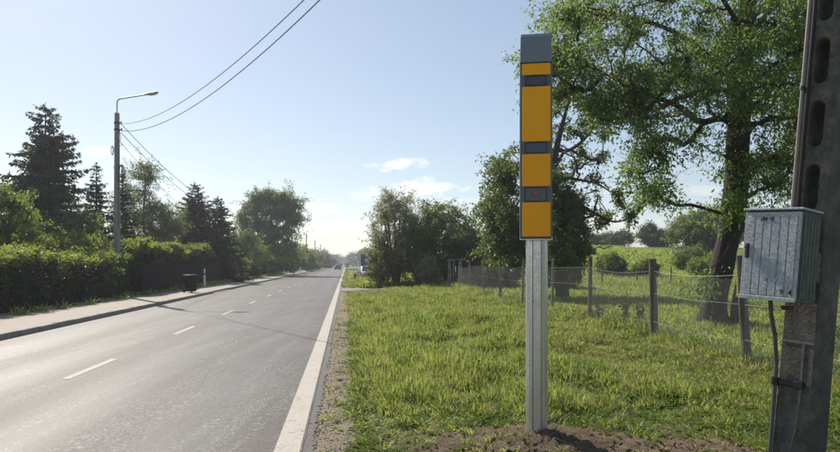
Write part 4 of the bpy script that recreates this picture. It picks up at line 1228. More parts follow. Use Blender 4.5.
def make_tree(name, label, cat, base, trunks, clumps, crad, rng, leaf, bark, lpc=160, L=.12, Wd=.06, twigs=5, kr=.022, rmin=.008,
              group=None, droop=.35, flat=.8, jit=.07, sides=7, zfree=None, lw=None):
    """trunks: [(points, radii)], clumps: leaf-cluster centres (local); every cluster gets its own bough to the nearest wood"""
    root = thing(name, label, cat, base, 0, group)
    npos, npar, nw, nr = [], [], [], []
    wood = Acc()
    for ti, (pts, rad) in enumerate(trunks):
        pts = np.asarray(pts, float); rad = np.asarray(rad, float)
        k = max(8, int(np.linalg.norm(np.diff(pts, axis=0), axis=1).sum()/.3))
        tt = np.linspace(0, len(pts)-1, k)
        # smooth through the given points
        i0 = np.clip(np.floor(tt).astype(int), 0, len(pts)-2); fr = (tt-i0)[:, None]
        pm = np.vstack([2*pts[0]-pts[1], pts, 2*pts[-1]-pts[-2]])
        a, b, c, d = pm[i0], pm[i0+1], pm[i0+2], pm[i0+3]
        P = .5*((2*b) + (-a+c)*fr + (2*a-5*b+4*c-d)*fr**2 + (-a+3*b-3*c+d)*fr**3)
        rr = np.interp(tt, np.arange(len(rad)), rad)
        v, f = tube_np(P, rr, 12 if ti == 0 else 8); 
        if ti == 0:
            nzv = np.array([mnoise.noise(Vector((x*3, y*3, z*.9))) for x, y, z in v]); ctr = np.repeat(P, 12, axis=0)
            v = ctr + (v-ctr)*(1+.22*nzv[:, None])
        wood.add(v, f)
        if ti: 
            par = int(np.argmin(np.linalg.norm(np.array(npos)-P[0], axis=1)))
        else: par = -1
        for q in range(k):
            npos.append(P[q]); npar.append(par if q == 0 else len(npos)-2); nr.append(rr[q])
    nt0 = len(npos)
    tp = np.array(npos)
    clumps = np.asarray(clumps, float)
    dist = np.array([np.min(np.linalg.norm(tp-c, axis=1)) for c in clumps])
    order = np.argsort(dist)
    NPc = np.zeros((nt0 + len(clumps)*6 + 8, 3)); NPc[:nt0] = tp; cnt = nt0
    par = list(npar); rad = list(nr)
    paths = []
    for ci in order:
        c = clumps[ci]
        A = NPc[:cnt]
        dv = c - A
        dd = np.linalg.norm(dv, axis=1)
        cost = dd*(1 + .9*np.clip(-dv[:, 2]/np.maximum(dd, .01) + .25, 0, 2)) + .15*np.linalg.norm(A-tp[0], axis=1)*.2
        if zfree is not None: cost = cost + np.where((np.arange(cnt) < nt0) & (A[:, 2] < zfree) & (dd > .9), 1e3, 0)
        i = int(np.argmin(cost)); p0 = A[i]
        pd = p0 - A[par[i]] if par[i] >= 0 else np.array([0, 0, 1.])
        pd = pd/max(np.linalg.norm(pd), 1e-6)
        D = max(dd[i], .05)
        p1 = p0 + (pd*.35 + (c-p0)/D*.25)*D*.5 + np.array([0, 0, .08])*D
        p2 = c - ((c-p0)/D*.6 + np.array([0, 0, .25]))*D*.3
        Pth = bez(p0, p1, p2, c, 7)
        Pth[1:-1] += rng.normal(size=(5, 3))*.045*D
        ids = [i]
        for q in range(1, 7):
            NPc[cnt] = Pth[q]; par.append(ids[-1]); rad.append(0); ids.append(cnt); cnt += 1
        paths.append(ids)
    wgt = np.zeros(cnt)
    for ids in paths:
        j = ids[-1]
        while j >= 0: wgt[j] += 1; j = par[j]
    for ids in paths:
        r = np.maximum(kr*np.sqrt(wgt[ids]), rmin)
        if ids[0] < nt0: r[0] = min(rad[ids[0]]*.75, r[1]*1.6)
        v, f = tube_np(NPc[ids], r, 6); wood.add(v, f)
    LP, LA = [], []
    for ci, ids in zip(order, paths):
        c = clumps[ci]; cr = crad[ci] if hasattr(crad, '__len__') else crad
        for t in range(twigs):
            s = NPc[ids[rng.integers(3, 7)]]
            e = c + rng.normal(size=3)*cr*np.array([.62, .62, .62*flat])
            mid = (s+e)/2 + np.array([0, 0, .12*cr]) + rng.normal(size=3)*.06*cr
            tw = np.stack([s, mid, e])
            v, f = tube_np(tw, [rmin*.8, rmin*.6, rmin*.35], 3); wood.add(v, f)
            nl = max(1, int(lpc/twigs*rng.uniform(.5, 1.5)*(1 if lw is None else lw[ci])))
            tt = rng.uniform(.25, 1.05, nl)[:, None]
            q = s*(1-tt)**2 + 2*mid*tt*(1-tt) + e*tt**2
            LP.append(q + rng.normal(size=(nl, 3))*jit); 
            dirn = unit(e-s)*.5
            LA.append(dirn + rng.normal(size=(nl, 3))*.7 - np.array([0, 0, droop]))
    LP = np.concatenate(LP); LA = np.concatenate(LA)
    n = len(LP)
    V, Fq = leaf_quads(LP, L*rng.uniform(.65, 1.25, n), Wd*rng.uniform(.7, 1.25, n), rng, LA)
    link('trunk', wood.mesh('trunk', bark, True), None, root)
    link('crown', mesh_np('crown', V, Fq, leaf), None, root)
    return root

def pxpt(px, py, Y): return np.array([(px-420)/F*Y, Y, EYE - (py-HZ)/F*Y])
rg = np.random.default_rng(77)

# ---- the big willow-like tree behind the fence
YB = 17.2
tb = pxpt(716, 330, YB); tb[2] = h1(tb[0], tb[1])
def loc_(px, py, dy=0): return pxpt(px, py, YB+dy) - tb
trunk = [loc_(712, 338), loc_(713, 318), loc_(716, 295), loc_(721, 270), loc_(727.5, 243), loc_(733, 215), loc_(736.5, 180), loc_(738, 140), loc_(741, 95, .2), loc_(746, 40, .4), loc_(750, -40, .5), loc_(748, -140, .3), loc_(744, -230, .4)]
trad = [.46, .38, .325, .305, .305, .31, .315, .30, .29, .23, .17, .11, .05]
limbs = [([loc_(737,128), loc_(722,118,-.1), loc_(700,122,-.3), loc_(680,107,-.6), loc_(655,97,-.9), loc_(625,84,-1.2), loc_(590,66,-1.2)], [.16,.13,.115,.10,.08,.055,.03]),
         ([loc_(741,95,.2), loc_(712,60,.6), loc_(670,30,1.0), loc_(620,15,1.2), loc_(575,5,1.0)], [.14,.12,.09,.06,.03]),
         ([loc_(746,40,.4), loc_(775,5,.8), loc_(810,-30,1.2), loc_(850,-60,1.2)], [.13,.10,.07,.04]),
         ([loc_(748,0,.5), loc_(715,-60,.2), loc_(670,-110,0), loc_(630,-140,0)], [.13,.10,.07,.04]),
         ([loc_(739,120,0), loc_(765,95,.8), loc_(790,70,1.4), loc_(820,60,1.8)], [.11,.09,.06,.03]),
         ([loc_(743,80,.3), loc_(735,50,2.0), loc_(720,20,3.4), loc_(700,0,4.2)], [.11,.09,.06,.03]),
         ([loc_(745,60,.3), loc_(740,30,-1.2), loc_(720,-5,-2.4), loc_(700,-30,-3.0)], [.11,.09,.06,.03])]
poly = [(533,22),(548,4),(600,-60),(640,-170),(720,-240),(800,-200),(870,-120),(890,40),(850,130),(800,190),(765,150),(735,125),(700,100),(660,150),(640,205),(622,190),(606,140),(588,112),(560,104),(538,70)]
def inside(x, y, poly):
    c = False; j = len(poly)-1
    for i in range(len(poly)):
        xi, yi = poly[i]; xj, yj = poly[j]
        if (yi > y) != (yj > y) and x < (xj-xi)*(y-yi)/(yj-yi)+xi: c = not c
        j = i
    return c
cl = []
while len(cl) < 450:
    x, y = rg.uniform(530, 890), rg.uniform(-240, 210)
    if not inside(x, y, poly): continue
    if y < 0 and rg.uniform() < .45: continue
    if y > 120 and rg.uniform() < (.8 if x < 725 else .4): continue
    half = 3.2*math.sqrt(max(.1, 1-((x-735)/215)**2))
    cl.append(loc_(x, y, rg.uniform(-half, half)))
for x, y, n_ in ((660,150,8),(640,180,7),(655,200,4),(700,150,2),(760,160,8),(775,185,5),(792,150,6),(735,205,4),(731,222,2),(745,175,5),(548,60,6),(703,282,2)):
    for _ in range(n_): cl.append(loc_(x+rg.normal()*9, y+rg.normal()*8, rg.normal()*.5 - (.5 if y > 195 and x > 690 else 0)))
cl = np.array(cl)
make_tree('leafy_tree', 'big broadleaf tree with a curved trunk rising behind the wire fence', 'tree', tb, [(trunk, trad)]+[(a, [r*.72 for r in b]) for a, b in limbs], cl, .62, rg, LM['big'], MT['bark_dark'], zfree=5.2,
          lpc=250, L=.105, Wd=.047, twigs=8, kr=.016, rmin=.007, droop=.75, jit=.09)
# leaning stump and suckers beside the trunk
sk = thing('stump', 'dark split stump leaning beside the big tree trunk', 'stump', (tb[0]+.55, tb[1]-.05, tb[2]))
acc = Acc()
for k in range(9):
    a = rg.uniform(-.4, .5); p0 = np.array([rg.normal()*.14, rg.normal()*.1, -.1]); hh_ = rg.uniform(.5, 1.35)
    v_, f_ = tube_np(np.stack([p0, p0+[a*.25*hh_, rg.normal()*.05, hh_*.5], p0+[a*.6*hh_, rg.normal()*.1, hh_]]), [rg.uniform(.05,.10), .06, .02], 6); acc.add(v_, f_)
link('wood', acc.mesh('wood', MT['bark_dark'], True), None, sk)

# ---- sparse dark tree behind the speed camera
Y2 = 30.0
t2 = pxpt(563, 300, Y2); t2[2] = h1(t2[0], t2[1])
def l2(px, py, dy=0): return pxpt(px, py, Y2+dy) - t2
tr2 = [l2(563,312), l2(562,280), l2(560,250), l2(556,215), l2(553,180), l2(556,150), l2(565,115), l2(572,90)]
lim2 = [([l2(556,215), l2(568,205), l2(582,207,-.4), l2(600,216,-.8), l2(618,222,-1), l2(640,212,-1.2)], [.11,.09,.075,.06,.04,.02]),
        ([l2(553,180), l2(566,178), l2(580,180,-.3), l2(598,184,-.5), l2(616,196,-.6)], [.10,.08,.06,.045,.02]),
        ([l2(556,150), l2(570,150), l2(588,135,.2), l2(600,112,.4), l2(606,95,.4)], [.10,.085,.065,.04,.02]),
        ([l2(553,190), l2(535,175), l2(515,165), l2(500,158)], [.12,.10,.07,.03]),
        ([l2(560,250), l2(535,235,.5), l2(510,215,.8), l2(498,190,.8)], [.12,.10,.07,.03]),
        ([l2(554,170), l2(566,150,-.6), l2(580,155,-.9), l2(600,162,-1)], [.08,.07,.05,.02])]
c2 = []
for (x, y, rx, ry, n_) in ((508,218,17,36,44),(505,172,10,12,10),(498,240,14,22,18),(520,250,18,18,18),(566,228,15,34,46),(570,252,17,15,26),(552,200,14,30,22),(490,205,6,20,6)):
    for _ in range(n_):
        q = unit(rg.normal(size=2)); t = math.sqrt(rg.uniform())
        c2.append(l2(x+q[0]*t*rx, y+q[1]*t*ry, rg.normal()*1.1))
for (x, y) in ((500,158),(508,152),(515,165),(497,170),(512,178),(490,180),(518,190)): c2.append(l2(x, y, rg.normal()*.5))
n_dense = len(c2)
for x, y in ((560,110),(566,95),(575,100),(590,105),(604,100),(586,125),(600,130),(570,135),(580,150),(598,160),(592,178),(610,190),(612,216),(628,214),(640,208),(600,222),(586,214),(575,165),(548,160),(545,130),(550,112),(606,225),(620,200),(634,216)):
    c2.append(l2(x+rg.normal()*3, y+rg.normal()*3, rg.normal()*.6))
nb2 = len(c2)
for _ in range(70):                                        # bare twigs reaching out between the leafy tufts
    k = rg.integers(0, 7)
    bx, by = ((570,150),(590,130),(600,160),(610,190),(600,215),(575,185),(560,130))[k]
    c2.append(l2(bx+rg.normal()*18, by+rg.normal()*16, rg.normal()*.9))
bare2 = np.array([1.]*nb2 + [.10]*(len(c2)-nb2))
cr2 = np.array([.60]*n_dense + [.36]*(len(c2)-n_dense))
make_tree('sparse_tree', 'dark half bare tree with crooked branches right behind the speed camera', 'tree', t2, [(tr2, [.36,.30,.27,.24,.20,.16,.09,.04])]+lim2, np.array(c2), cr2, rg, LM['dark'], MT['bark_dark'],
          lpc=170, L=.17, Wd=.085, twigs=6, kr=.026, rmin=.014, droop=.4, jit=.10, lw=bare2)
# ---- generic bushes and round trees
def bush(name, label, px, py_top, Y, wpx, leaf, dens=1.0, L=.16, Wd=.08, group=None, cat='bush', sparse=False, bark='bark_dark', stems=5, low=.08, spike=0.0, ncl=None, seed=0, crs=None):
    r_ = np.random.default_rng(seed + abs(int(px*7+Y)))
    base = pxpt(px, 0, Y); base[2] = h1(base[0], Y)
    Ht = zrow(py_top, Y) - base[2]; Rw = wpx*.5*Y/F
    tr_ = []
    for k in range(stems):
        a = 6.28*k/stems + r_.normal()*.4; e = r_.uniform(.35, .8)
        tr_.append(([[.12*math.cos(a), .12*math.sin(a), -.1], [Rw*.25*math.cos(a), Rw*.25*math.sin(a), Ht*.3], [Rw*e*.7*math.cos(a), Rw*e*.7*math.sin(a), Ht*.7], [Rw*e*math.cos(a), Rw*e*math.sin(a), Ht*.92]],
                    [.035*Ht**.7*.7, .028*Ht**.7*.7, .016*Ht**.7, .006]))
    n_ = ncl or int(70*dens)
    P_ = ell((0, 0, Ht*(.5+low*.5)), (Rw*.92, min(Rw, 3.2)*.9, Ht*(.47-low*.4)), n_, r_, .25)
    lob = np.array([mnoise.noise(Vector((p[0]*.7+px, p[1]*.7, p[2]*.7+Y))) for p in P_])
    P_ = np.array([0, 0, Ht*.5]) + (P_ - np.array([0, 0, Ht*.5]))*(1+.30*lob[:, None])
    if spike: P_[:, 2] += spike*np.abs(r_.normal(size=n_))*(P_[:, 2] > Ht*.6)
    cr = crs or max(.35, .30*(Rw*Ht)**.5*1.2/(n_/40)**.33)
    return make_tree(name, label, cat, base, tr_, P_, cr, r_, leaf, MT[bark], lpc=int(190*(1 if not sparse else .8)), L=L, Wd=Wd, twigs=6, kr=.012, rmin=.008, group=group, jit=.10*L/.16)
def roundtree(name, label, px, py_top, Y, wpx, leaf, trunk_frac=.25, L=.2, Wd=.1, group=None, ncl=90, seed=0, bark='bark_dark', lpc=170, cat='tree', trunk_r=.18, lobes=None, base_z=None):
    r_ = np.random.default_rng(seed + int(px*5+Y))
    base = pxpt(px, 0, Y); base[2] = h1(base[0], Y) if base_z is None else base_z
    Ht = zrow(py_top, Y) - base[2]; Rw = wpx*.5*Y/F
    tr_ = [([[0,0,-.2], [.1*r_.normal(),.1*r_.normal(),Ht*.3], [.2*r_.normal(),.1*r_.normal(),Ht*.6], [.3*r_.normal(),0,Ht*.88]], [trunk_r*1.2, trunk_r, trunk_r*.7, .04])]
    for k in range(5 if lobes is None else 0):
        a = 6.28*k/5 + r_.normal()*.4; z0 = Ht*r_.uniform(.3, .5)
        tr_.append(([[0,0,z0], [Rw*.35*math.cos(a), Rw*.35*math.sin(a), z0+Ht*.16], [Rw*.7*math.cos(a), Rw*.7*math.sin(a), z0+Ht*.27]], [trunk_r*.55, trunk_r*.4, .03]))
    if lobes is None:
        zc = Ht*(1+trunk_frac)/2
        P_ = ell((0, 0, zc), (Rw*.93, Rw*.93, Ht*(1-trunk_frac)/2*.93), ncl, r_, .2)
        lob = np.array([mnoise.noise(Vector((p[0]*.45+px, p[1]*.45, p[2]*.45+Y))) for p in P_])
        P_ = np.array([0, 0, zc]) + (P_ - np.array([0, 0, zc]))*(1+.35*lob[:, None])
    else:
        P_ = np.concatenate([ell(((lx-px)/F*Y, r_.normal()*Rw*.2, zrow(ly, Y)-base[2]), (lrx/F*Y, lrx/F*Y*.9, lry/F*Y), max(3, int(ncl*ln)), r_, .2) for lx, ly, lrx, lry, ln in lobes])
    cr = .26*(Rw*Ht)**.5*1.2/(len(P_)/60)**.33
    return make_tree(name, label, cat, base, tr_, P_, cr, r_, leaf, MT[bark], lpc=lpc, L=L, Wd=Wd, twigs=6, kr=.02, rmin=.012, group=group, jit=.10*L/.16)

bush('tall_shrub', 'tall pale olive shrub with loose spiky top at the left of the bushes', 396, 197, 46, 50, LM['olive'], 1.5, .17, .075, sparse=True, spike=.35, stems=7, ncl=125)
bush('tall_shrub', 'yellowish low shrub at the foot of the pale olive shrub beside the parked car', 381, 243, 45, 24, LM['yell'], .5, .14, .07, stems=4, ncl=34)
bush('dense_bush', 'dense dark green bush to the right of the pale olive shrub', 441, 209, 47, 84, LM['dark'], 1.6, .18, .09, stems=7, ncl=170)
bush('dense_bush', 'lower dark bush between the dense bush and the half bare tree', 474, 232, 46, 50, LM['dark'], .9, .17, .085, stems=5, ncl=70)
bush('dense_bush', 'mid green bush filling the dip between the olive shrub and the dense bush', 418, 222, 45.5, 34, LM['mid'], .8, .16, .08, stems=5, ncl=60)
bush('dense_bush', 'small pale twiggy bush in front of the dense dark bush', 428, 258, 43.5, 26, LM['olive'], .5, .13, .06, stems=5, sparse=True, ncl=30)
bush('dense_bush', 'dark undergrowth bush behind the far fence posts left of the camera post', 500, 255, 42, 46, LM['dark'], .8, .16, .08, stems=5, ncl=60)
bush('dense_bush', 'dark undergrowth bush behind the fence at the foot of the half bare tree', 556, 252, 40, 50, LM['dark'], .8, .16, .08, stems=5, ncl=70)

# ---- hill and field trees on the right
roundtree('round_tree', 'rounded green tree left of the big trunk on the hill slope', 690, 215, 82, 44, LM['mid'], .12, .26, .14, ncl=80, trunk_r=.16)
roundtree('round_tree', 'taller green tree just left of the big trunk on the hill slope', 716, 204, 80, 54, LM['mid'], .10, .26, .14, ncl=100, trunk_r=.18)
roundtree('round_tree', 'dark rounded tree on the hill crest beside a smaller dark one', 651, 226, 112, 26, LM['far'], .1, .30, .16, ncl=60)
roundtree('round_tree', 'smaller dark tree touching the rounded one on the hill crest', 667, 233, 112, 18, LM['dark'], .1, .30, .16, ncl=40)
roundtree('round_tree', 'dark spreading tree on the hill crest left of the rounded pair', 620, 232, 118, 24, LM['far'], .22, .30, .16, ncl=45, group=None)
for i, (px, pt, wp) in enumerate(((592, 234, 11), (598, 237, 9), (605, 234, 11))):
    roundtree('round_tree', ['small slim tree on the hill crest nearest the half bare tree', 'lowest slim tree between two others on the hill crest', 'slim tree on the hill crest next to the dark spreading tree'][i], px, pt, 124, wp, LM['far'], .2, .32, .17, ncl=24, group='slim trees on the hill crest', trunk_r=.1)
bush('field_bush', 'wide dark bush at the hill foot behind the field fence', 612, 256, 62, 30, LM['mid'], .8, .2, .1, ncl=70)
bush('field_bush', 'round bush right of the wide dark one at the hill foot', 646, 261, 60, 22, LM['mid'], .6, .2, .1, ncl=36)
bush('field_bush', 'bush under the rounded green tree on the slope', 688, 249, 66, 30, LM['mid'], .8, .2, .1, ncl=66)
bush('field_bush', 'low bush left of the big tree trunk on the slope', 704, 256, 60, 32, LM['hedge'], .6, .18, .09, ncl=44)
bush('field_bush', 'bright bush right of the leaning concrete pole', 858, 212, 30, 90, LM['hedge'], 1.2, .13, .065, ncl=120)
bush('field_bush', 'bush just left of the meter box beyond the big tree trunk', 765, 247, 55, 40, LM['mid'], .8, .18, .09, ncl=50)
bush('field_bush', 'bush behind the meter box on the field edge', 800, 240, 52, 50, LM['mid'], .8, .18, .09, ncl=60)

# ---- conifers on the left
def spruce(label, px, py_top, Y, wpx, seed, leaf=None, group='conifers behind the hedge', taper=.8, gap=.34, droop=.28, dens=1.0, name='spruce_tree', nl=6):
    r_ = np.random.default_rng(seed)
    base = pxpt(px, 0, Y); base[2] = .1
    Ht = zrow(py_top, Y) - .1; Rw = wpx*.5*Y/F
    root = thing(name, label, 'tree', base, 0, group)
    wood = Acc(); LP, LA, LL = [], [], []
    v, f = tube_np(np.array([[0,0,-.2],[.04,0,Ht*.5],[0,.02,Ht]]), [.022*Ht, .013*Ht, .01], 9); wood.add(v, f)
    z = .06*Ht
    while z < Ht*.985:
        t = z/Ht
        nb_ = nl if t < .85 else 4
        a0 = r_.uniform(0, 6.28)
        for k in range(nb_):
            a = a0 + 6.28*k/nb_ + r_.normal()*.25
            ln = max(.12, Rw*(1-t)**taper*r_.uniform(.55, 1.12)) if t < .93 else .16 + Rw*(1-t)**taper
            up = .15 + .75*max(0, t-.55)
            s = np.linspace(0, 1, 7)[:, None]
            dirh = np.array([math.cos(a), math.sin(a), 0])
            P_ = np.array([0, 0, z]) + dirh*ln*s + np.array([0, 0, 1.])*ln*(up*s - (droop+.12*r_.normal())*s**1.6 + .16*s**4)
            v, f = tube_np(P_, np.linspace(.012+.010*ln, .004, 7), 4); wood.add(v, f)
            side = np.array([-dirh[1], dirh[0], 0])
            m = int(max(6, ln/.10*dens*2))
            tt = r_.uniform(.06, 1.0, m)
            q = np.stack([np.interp(tt, s[:, 0], P_[:, i]) for i in range(3)], -1)
            sg = np.where(r_.uniform(size=m) < .5, -1, 1)[:, None]
            A = dirh*r_.uniform(.35, 1.0, m)[:, None] + side*sg*r_.uniform(.2, 1.0, m)[:, None] + np.array([0, 0, 1.])*(-.45+.3*r_.normal(size=m))[:, None]
            L_ = np.clip(.36*ln**.5*(1.1-.55*tt), .14, .62)*r_.uniform(.6, 1.2, m)
            LP.append(q); LA.append(A); LL.append(L_)
            # short tufts on those side twigs
            qq = np.repeat(q + unit(A)*L_[:, None]*.5, 2, axis=0)
            A2 = np.repeat(A, 2, axis=0) + r_.normal(size=(2*m, 3))*.7
            LP.append(qq); LA.append(A2); LL.append(np.repeat(L_, 2)*.6)
        z += gap*(.6+.6*(1-t))*r_.uniform(.8, 1.2)
    m = 14; LP.append(np.stack([np.zeros(m), np.zeros(m), Ht*r_.uniform(.95, 1.0, m)], -1)); LA.append(np.stack([r_.normal(size=m)*.5, r_.normal(size=m)*.5, np.full(m, .8)], -1)); LL.append(np.full(m, .22))
    LP, LA, LL = np.concatenate(LP), np.concatenate(LA), np.concatenate(LL)
    V, Fq = leaf_quads(LP, LL, LL*.27+.015, r_, LA, fold=.1)
    link('trunk', wood.mesh('trunk', MT['bark_conifer'], True), None, root)
    link('crown', mesh_np('crown', V, Fq, leaf or LM['spruce']), None, root)
    return root
spruce('large spruce with wide layered branches at the left behind the hedge', 45, 104, 36, 165, 4, taper=.72, gap=.44, nl=8, dens=1.5)
spruce('slim dark spruce between the large spruce and the street lamp pole', 96, 164, 38, 74, 9, taper=.8, dens=1.5)
spruce('pointed dark spruce left of the slightly shorter one in the row', 195, 183, 56, 96, 12, taper=.72, dens=1.5)
spruce('shorter dark spruce right of the pointed one in the row', 218, 197, 58, 80, 15, taper=.72, dens=1.5)
spruce('dark spruce directly behind the street lamp pole', 122, 172, 40, 64, 18, taper=.8, dens=1.5)
roundtree('birch_tree', 'light grey green slender tree just right of the near street lamp', 145, 163, 51, 62, LM['birch'], .05, .15, .07, ncl=150, trunk_r=.12, seed=3,
          lobes=[(143,176,9,12,.12),(138,205,22,18,.32),(150,232,30,20,.36),(165,222,14,18,.2)], bark='bark')
roundtree('dark_tree', 'dark broad tree filling the gap behind the board fence left part', 172, 222, 60, 60, LM['dark'], .05, .2, .1, ncl=70, trunk_r=.15)
roundtree('dark_tree', 'dark broad tree between the two spruces and the tall round tree', 240, 226, 74, 44, LM['dark'], .05, .22, .11, ncl=70, trunk_r=.15)
roundtree('dark_tree', 'dark broad tree behind the pointed spruces above the board fence', 205, 232, 66, 60, LM['dark'], .05, .22, .11, ncl=70, trunk_r=.15)
roundtree('dark_tree', 'dark tree filling the space beneath the large spruce', 70, 205, 33, 90, LM['dark'], .05, .15, .08, ncl=90, trunk_r=.15)
roundtree('tall_round_tree', 'tall round crowned deciduous tree standing by the pavement on the left', 271, 190, 92, 62, LM['dark'], .1, .24, .13, ncl=230, lpc=230, trunk_r=.34,
          lobes=[(266,202,17,11,.22),(284,208,15,14,.2),(250,218,12,12,.15),(292,220,8,8,.06),(262,234,15,14,.14),(280,242,15,18,.18),(248,246,14,14,.1)])
# row of shrubs and trees along the pavement far ahead
rr_ = random.Random(9)
SH = [(282,246,100,24,'mid'),(294,250,118,20,'dark'),(303,249,142,22,'mid'),(311,252,165,16,'dark'),(317,252,190,14,'mid'),(323,254,220,12,'far'),(328,256,260,12,'far'),(332,257.5,300,9,'far')]
SL = ['bright shrub at the pavement under the right side of the tall round tree','dark shrub right after the bright one beside the railing','wide mid green shrub below the first clear street lamp','dark shrub below the second clear street lamp','mid green shrub in the far left roadside row','hazy shrub beyond the mid green one in the left roadside row','hazy shrub near the end of the left roadside row','last hazy shrub where the left roadside row meets the horizon']
for (px, pt, Y, wp, k), lb in zip(SH, SL):
    bush('roadside_shrub', lb, px - 4, pt, Y, wp*1.5, LM[k], .6, .26+.001*Y, .14+.0005*Y, ncl=44, group='shrubs along the pavement', stems=4)
for i, (px, pt, Y, wp) in enumerate(((262,246,84,30),(247,252,76,26),(236,254,66,24),(276,252,96,22))):
    bush('roadside_shrub', ['shrub behind the railing under the middle of the tall round tree','shrub behind the railing under the left side of the tall round tree','shrub at the near end of the picket railing','shrub behind the railing at the trunk of the tall round tree'][i], px-3, pt, Y, wp, LM['dark' if i % 2 else 'mid'], .6, .2, .1, ncl=40, group='shrubs along the pavement', stems=4)
# trees that close the view at the end of the road
FT = [(326,251,420,16),(336,255.5,560,12),(343,257,640,12),(350,256,600,10),(353,254,420,14),(360,252,400,16),(368,249,330,18),(377,250,300,16),(316,250,380,14)]
FLb = ['far hazy tree left of the road end','low far tree just left of the road end','lowest far tree right at the road end','far tree right of the road end','hazy tree left of the blue sign in the distance','hazy round tree above the left edge of the blue sign','taller hazy tree above the blue sign','hazy tree right behind the blue sign beside the olive shrub','far hazy tree above the left roadside row']
for (px, pt, Y, wp), lb in zip(FT, FLb):
    roundtree('distant_tree', lb, px, pt, Y, wp, LM['far'], .08, .9, .55, ncl=40, lpc=90, group='distant trees at the road end', trunk_r=.25)
# wood masses that close the horizon far away, one irregular belt each
def belt(name, x0, y0, x1, y1, n, h, depth, seed):
    r_ = np.random.default_rng(seed)
    t = r_.uniform(size=n); P_ = np.stack([x0+(x1-x0)*t, y0+(y1-y0)*t + r_.uniform(-1, 1, n)*depth, np.zeros(n)], -1)
    top = h*(.65+.35*np.array([mnoise.noise(Vector((p[0]*.03, p[1]*.03, seed))) for p in P_])+.25*np.array([mnoise.noise(Vector((p[0]*.11, p[1]*.11, seed))) for p in P_]))
    P_[:, 2] = top*r_.uniform(0, 1, n)**.6 + HGT(P_[:, 0], P_[:, 1])*.8
    V, Fq = leaf_quads(P_, r_.uniform(1.2, 2.6, n), r_.uniform(.9, 1.8, n), r_)
    o = link(name, mesh_np(name, V, Fq, LM['far'])); o['kind'] = 'stuff'
belt('far_wood', -420, 560, -95, 640, 9000, 13, 14, 3)
belt('far_wood', -60, 700, 420, 760, 9000, 13, 14, 5)
belt('far_wood', -190, 160, -30.5, 190, 6000, 8, 5, 7)

# ---- hedges
def hedge(name, label, v0, v1, u_front, depth, top, leaf, dens, seed, L=.09, Wd=.055, topleaf=None, cat='hedge', topdens=1.0):
    """clipped-run hedge: solid twig core inside to block light, leaves in a thick uneven layer, looser lime shoots on top"""
    r_ = np.random.default_rng(seed)
    vm = (v0+v1)/2
    root = thing(name, label, cat, (u_front-RS*vm, vm, .12))
    def X(u, v): return u - RS*v - (u_front - RS*vm)
    def topz(v, u): return top*(1 + .17*mnoise.noise(Vector((v*.38, u*.6, seed))) + .10*mnoise.noise(Vector((v*1.7, u*1.5, seed+3))))
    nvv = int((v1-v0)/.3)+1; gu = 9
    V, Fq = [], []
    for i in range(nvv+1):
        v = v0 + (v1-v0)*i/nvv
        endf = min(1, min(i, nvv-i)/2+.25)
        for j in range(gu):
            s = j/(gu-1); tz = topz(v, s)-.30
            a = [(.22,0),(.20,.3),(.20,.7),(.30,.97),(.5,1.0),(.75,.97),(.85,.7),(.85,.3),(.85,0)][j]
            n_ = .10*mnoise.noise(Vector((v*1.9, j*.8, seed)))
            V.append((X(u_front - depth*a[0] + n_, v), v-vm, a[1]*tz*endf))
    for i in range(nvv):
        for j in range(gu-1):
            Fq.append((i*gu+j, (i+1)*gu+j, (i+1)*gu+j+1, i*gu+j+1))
    link('twig_light_block', mesh_np('twig_light_block', np.array(V), np.array(Fq), LM['core'], True), None, root)  # solid core standing for twigs, added to block light through the hedge
    area = (v1-v0)*(top+depth)
    n = int(area*420*dens)
    v = r_.uniform(v0, v1, n); v = v + .35*np.sin(v*5.1)*.4; q = r_.uniform(size=n)
    tz = np.array([topz(a, .5) for a in v])
    front = q < .62
    zf = r_.uniform(0, 1, n)**.85*tz; uf = u_front - depth*.14 + r_.normal(size=n)*.09 - .10*(zf/tz)**3
    ut = u_front - depth*r_.uniform(.0, 1.0, n); zt = tz + np.array([.18*mnoise.noise(Vector((a*1.3, b*1.5, seed+9))) for a, b in zip(v, ut)]) - .15 + np.abs(r_.normal(size=n))*.10
    u = np.where(front, uf, ut); z = np.where(front, zf, zt)
    P_ = np.stack([X(u, v), v-vm, z], -1)
    isTop = z > tz*(.80 + np.array([.26*mnoise.noise(Vector((a*.9, c_*1.5, seed+1))) for a, c_ in zip(v, z)]))  # sunlit top and shaded front are painted by two leaf colours
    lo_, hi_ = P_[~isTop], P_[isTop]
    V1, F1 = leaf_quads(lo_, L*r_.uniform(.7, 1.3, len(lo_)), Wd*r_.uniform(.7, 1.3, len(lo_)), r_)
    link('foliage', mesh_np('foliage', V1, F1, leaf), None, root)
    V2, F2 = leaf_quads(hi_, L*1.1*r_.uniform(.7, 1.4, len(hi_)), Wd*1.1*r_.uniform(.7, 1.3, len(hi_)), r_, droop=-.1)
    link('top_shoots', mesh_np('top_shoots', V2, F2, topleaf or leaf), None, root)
    return root
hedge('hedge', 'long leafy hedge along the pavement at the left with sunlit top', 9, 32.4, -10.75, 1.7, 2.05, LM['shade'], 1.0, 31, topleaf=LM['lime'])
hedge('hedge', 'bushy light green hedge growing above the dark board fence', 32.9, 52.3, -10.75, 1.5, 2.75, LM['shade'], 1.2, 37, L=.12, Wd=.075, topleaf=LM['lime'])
bush('tall_bush', 'big light green bush rising above the hedge at the left edge', -8, 180, 27, 100, LM['hedge'], 1.6, .11, .055, ncl=190, stems=7, cat='bush', crs=.55)
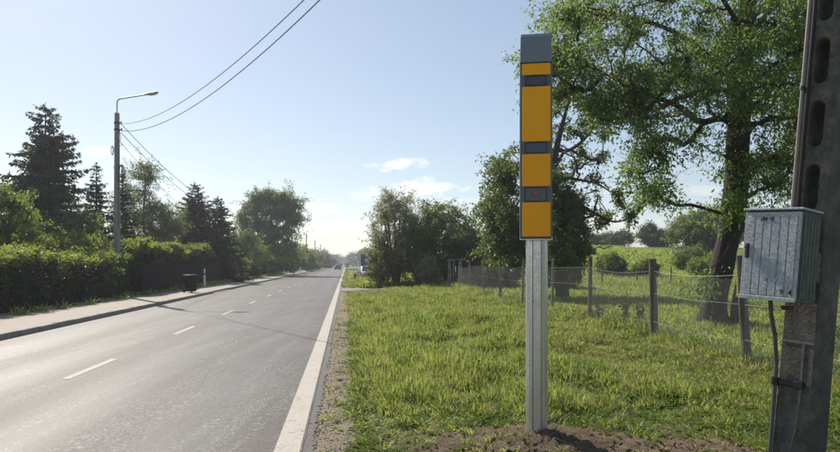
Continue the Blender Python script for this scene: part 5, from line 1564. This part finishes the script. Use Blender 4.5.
bush('tall_bush', 'leafy green shrub bulging over the hedge below the large spruce', 78, 238, 29.5, 74, LM['lime'], 1.0, .11, .06, ncl=90, stems=6, cat='bush', crs=.5)
bush('tall_bush', 'light green shrub above the hedge beside the big bush at the left edge', 38, 232, 29.5, 62, LM['lime'], 1.0, .11, .06, ncl=70, stems=6, cat='bush', crs=.5)
bush('tall_bush', 'low light green shrub above the hedge just left of the street lamp', 101, 245, 32.5, 46, LM['lime'], .8, .11, .06, ncl=50, stems=6, cat='bush', crs=.42)
bush('tall_bush', 'dark green shrub behind the hedge at the foot of the street lamp', 117, 249, 35, 44, LM['hedge'], .8, .11, .06, ncl=60, stems=5, cat='bush', crs=.45)

# ---- weeds in the verge
WM = leafmat('weed_leaf', (.03,.06,.015), (.055,.095,.025), (.10,.16,.03), .3)
def weed(label, px, py, Y, h, w, n, seed, stem=False):
    r_ = np.random.default_rng(seed); p = at(px, Y)
    root = thing('weed', label, 'weed', (p.x, Y, h1(p.x, Y)))
    acc = Acc(); LP, LA = [], []
    for k in range(n):
        a = r_.uniform(0, 6.28); e = np.array([w*r_.uniform(.2, 1)*math.cos(a), w*r_.uniform(.2, 1)*math.sin(a), h*r_.uniform(.6, 1.05)])
        if stem: e[:2] *= .5
        b0 = np.array([.25*e[0], .25*e[1], -.02]); pts = np.stack([b0, (b0+e)/2+[0,0,.12*h], e])
        v_, f_ = tube_np(pts, [.006,.005,.003], 4); acc.add(v_, f_)
        m = 12; t = r_.uniform(.15, 1, m)[:, None]; LP.append(b0*(1-t)+e*t + [0,0,.05*h]); LA.append(r_.normal(size=(m, 3))*[1,1,.4] + [0,0,.25])
    link('stem', acc.mesh('stem', WM), None, root)
    LP, LA = np.concatenate(LP), np.concatenate(LA)
    V, Fq = leaf_quads(LP, .11*r_.uniform(.6, 1.3, len(LP)), .045*r_.uniform(.6, 1.3, len(LP)), r_, LA)
    link('leaf', mesh_np('leaf', V, Fq, WM), None, root)['kind'] = 'stuff'
weed('tall upright weed stalks at the fence left of the thick post', 624, 318, 15.6, .85, .25, 12, 4, True)
weed('tall weed stalks at the fence close to the thick post', 640, 322, 14.9, .75, .22, 10, 5, True)
weed('weedy patch at the base of the thin fence posts', 600, 322, 17.2, .6, .3, 10, 6, True)

# ------------------------------------------------------------------ air
hm = bpy.data.materials.new('haze'); hm.use_nodes = True
ht = hm.node_tree; ht.nodes.clear()
pvv = ht.nodes.new('ShaderNodeVolumePrincipled')
pvv.inputs['Color'].default_value = (.90, .93, 1.0, 1)
pvv.inputs['Density'].default_value = 0.0006
pvv.inputs['Anisotropy'].default_value = 0.45
hmo = ht.nodes.new('ShaderNodeOutputMaterial'); ht.links.new(pvv.outputs[0], hmo.inputs['Volume'])
bm = NB(); box(bm, -1900, 1900, -300, 1700, -1.4, 26)
hz_ = obj('haze', bm, hm); hz_['kind'] = 'stuff'
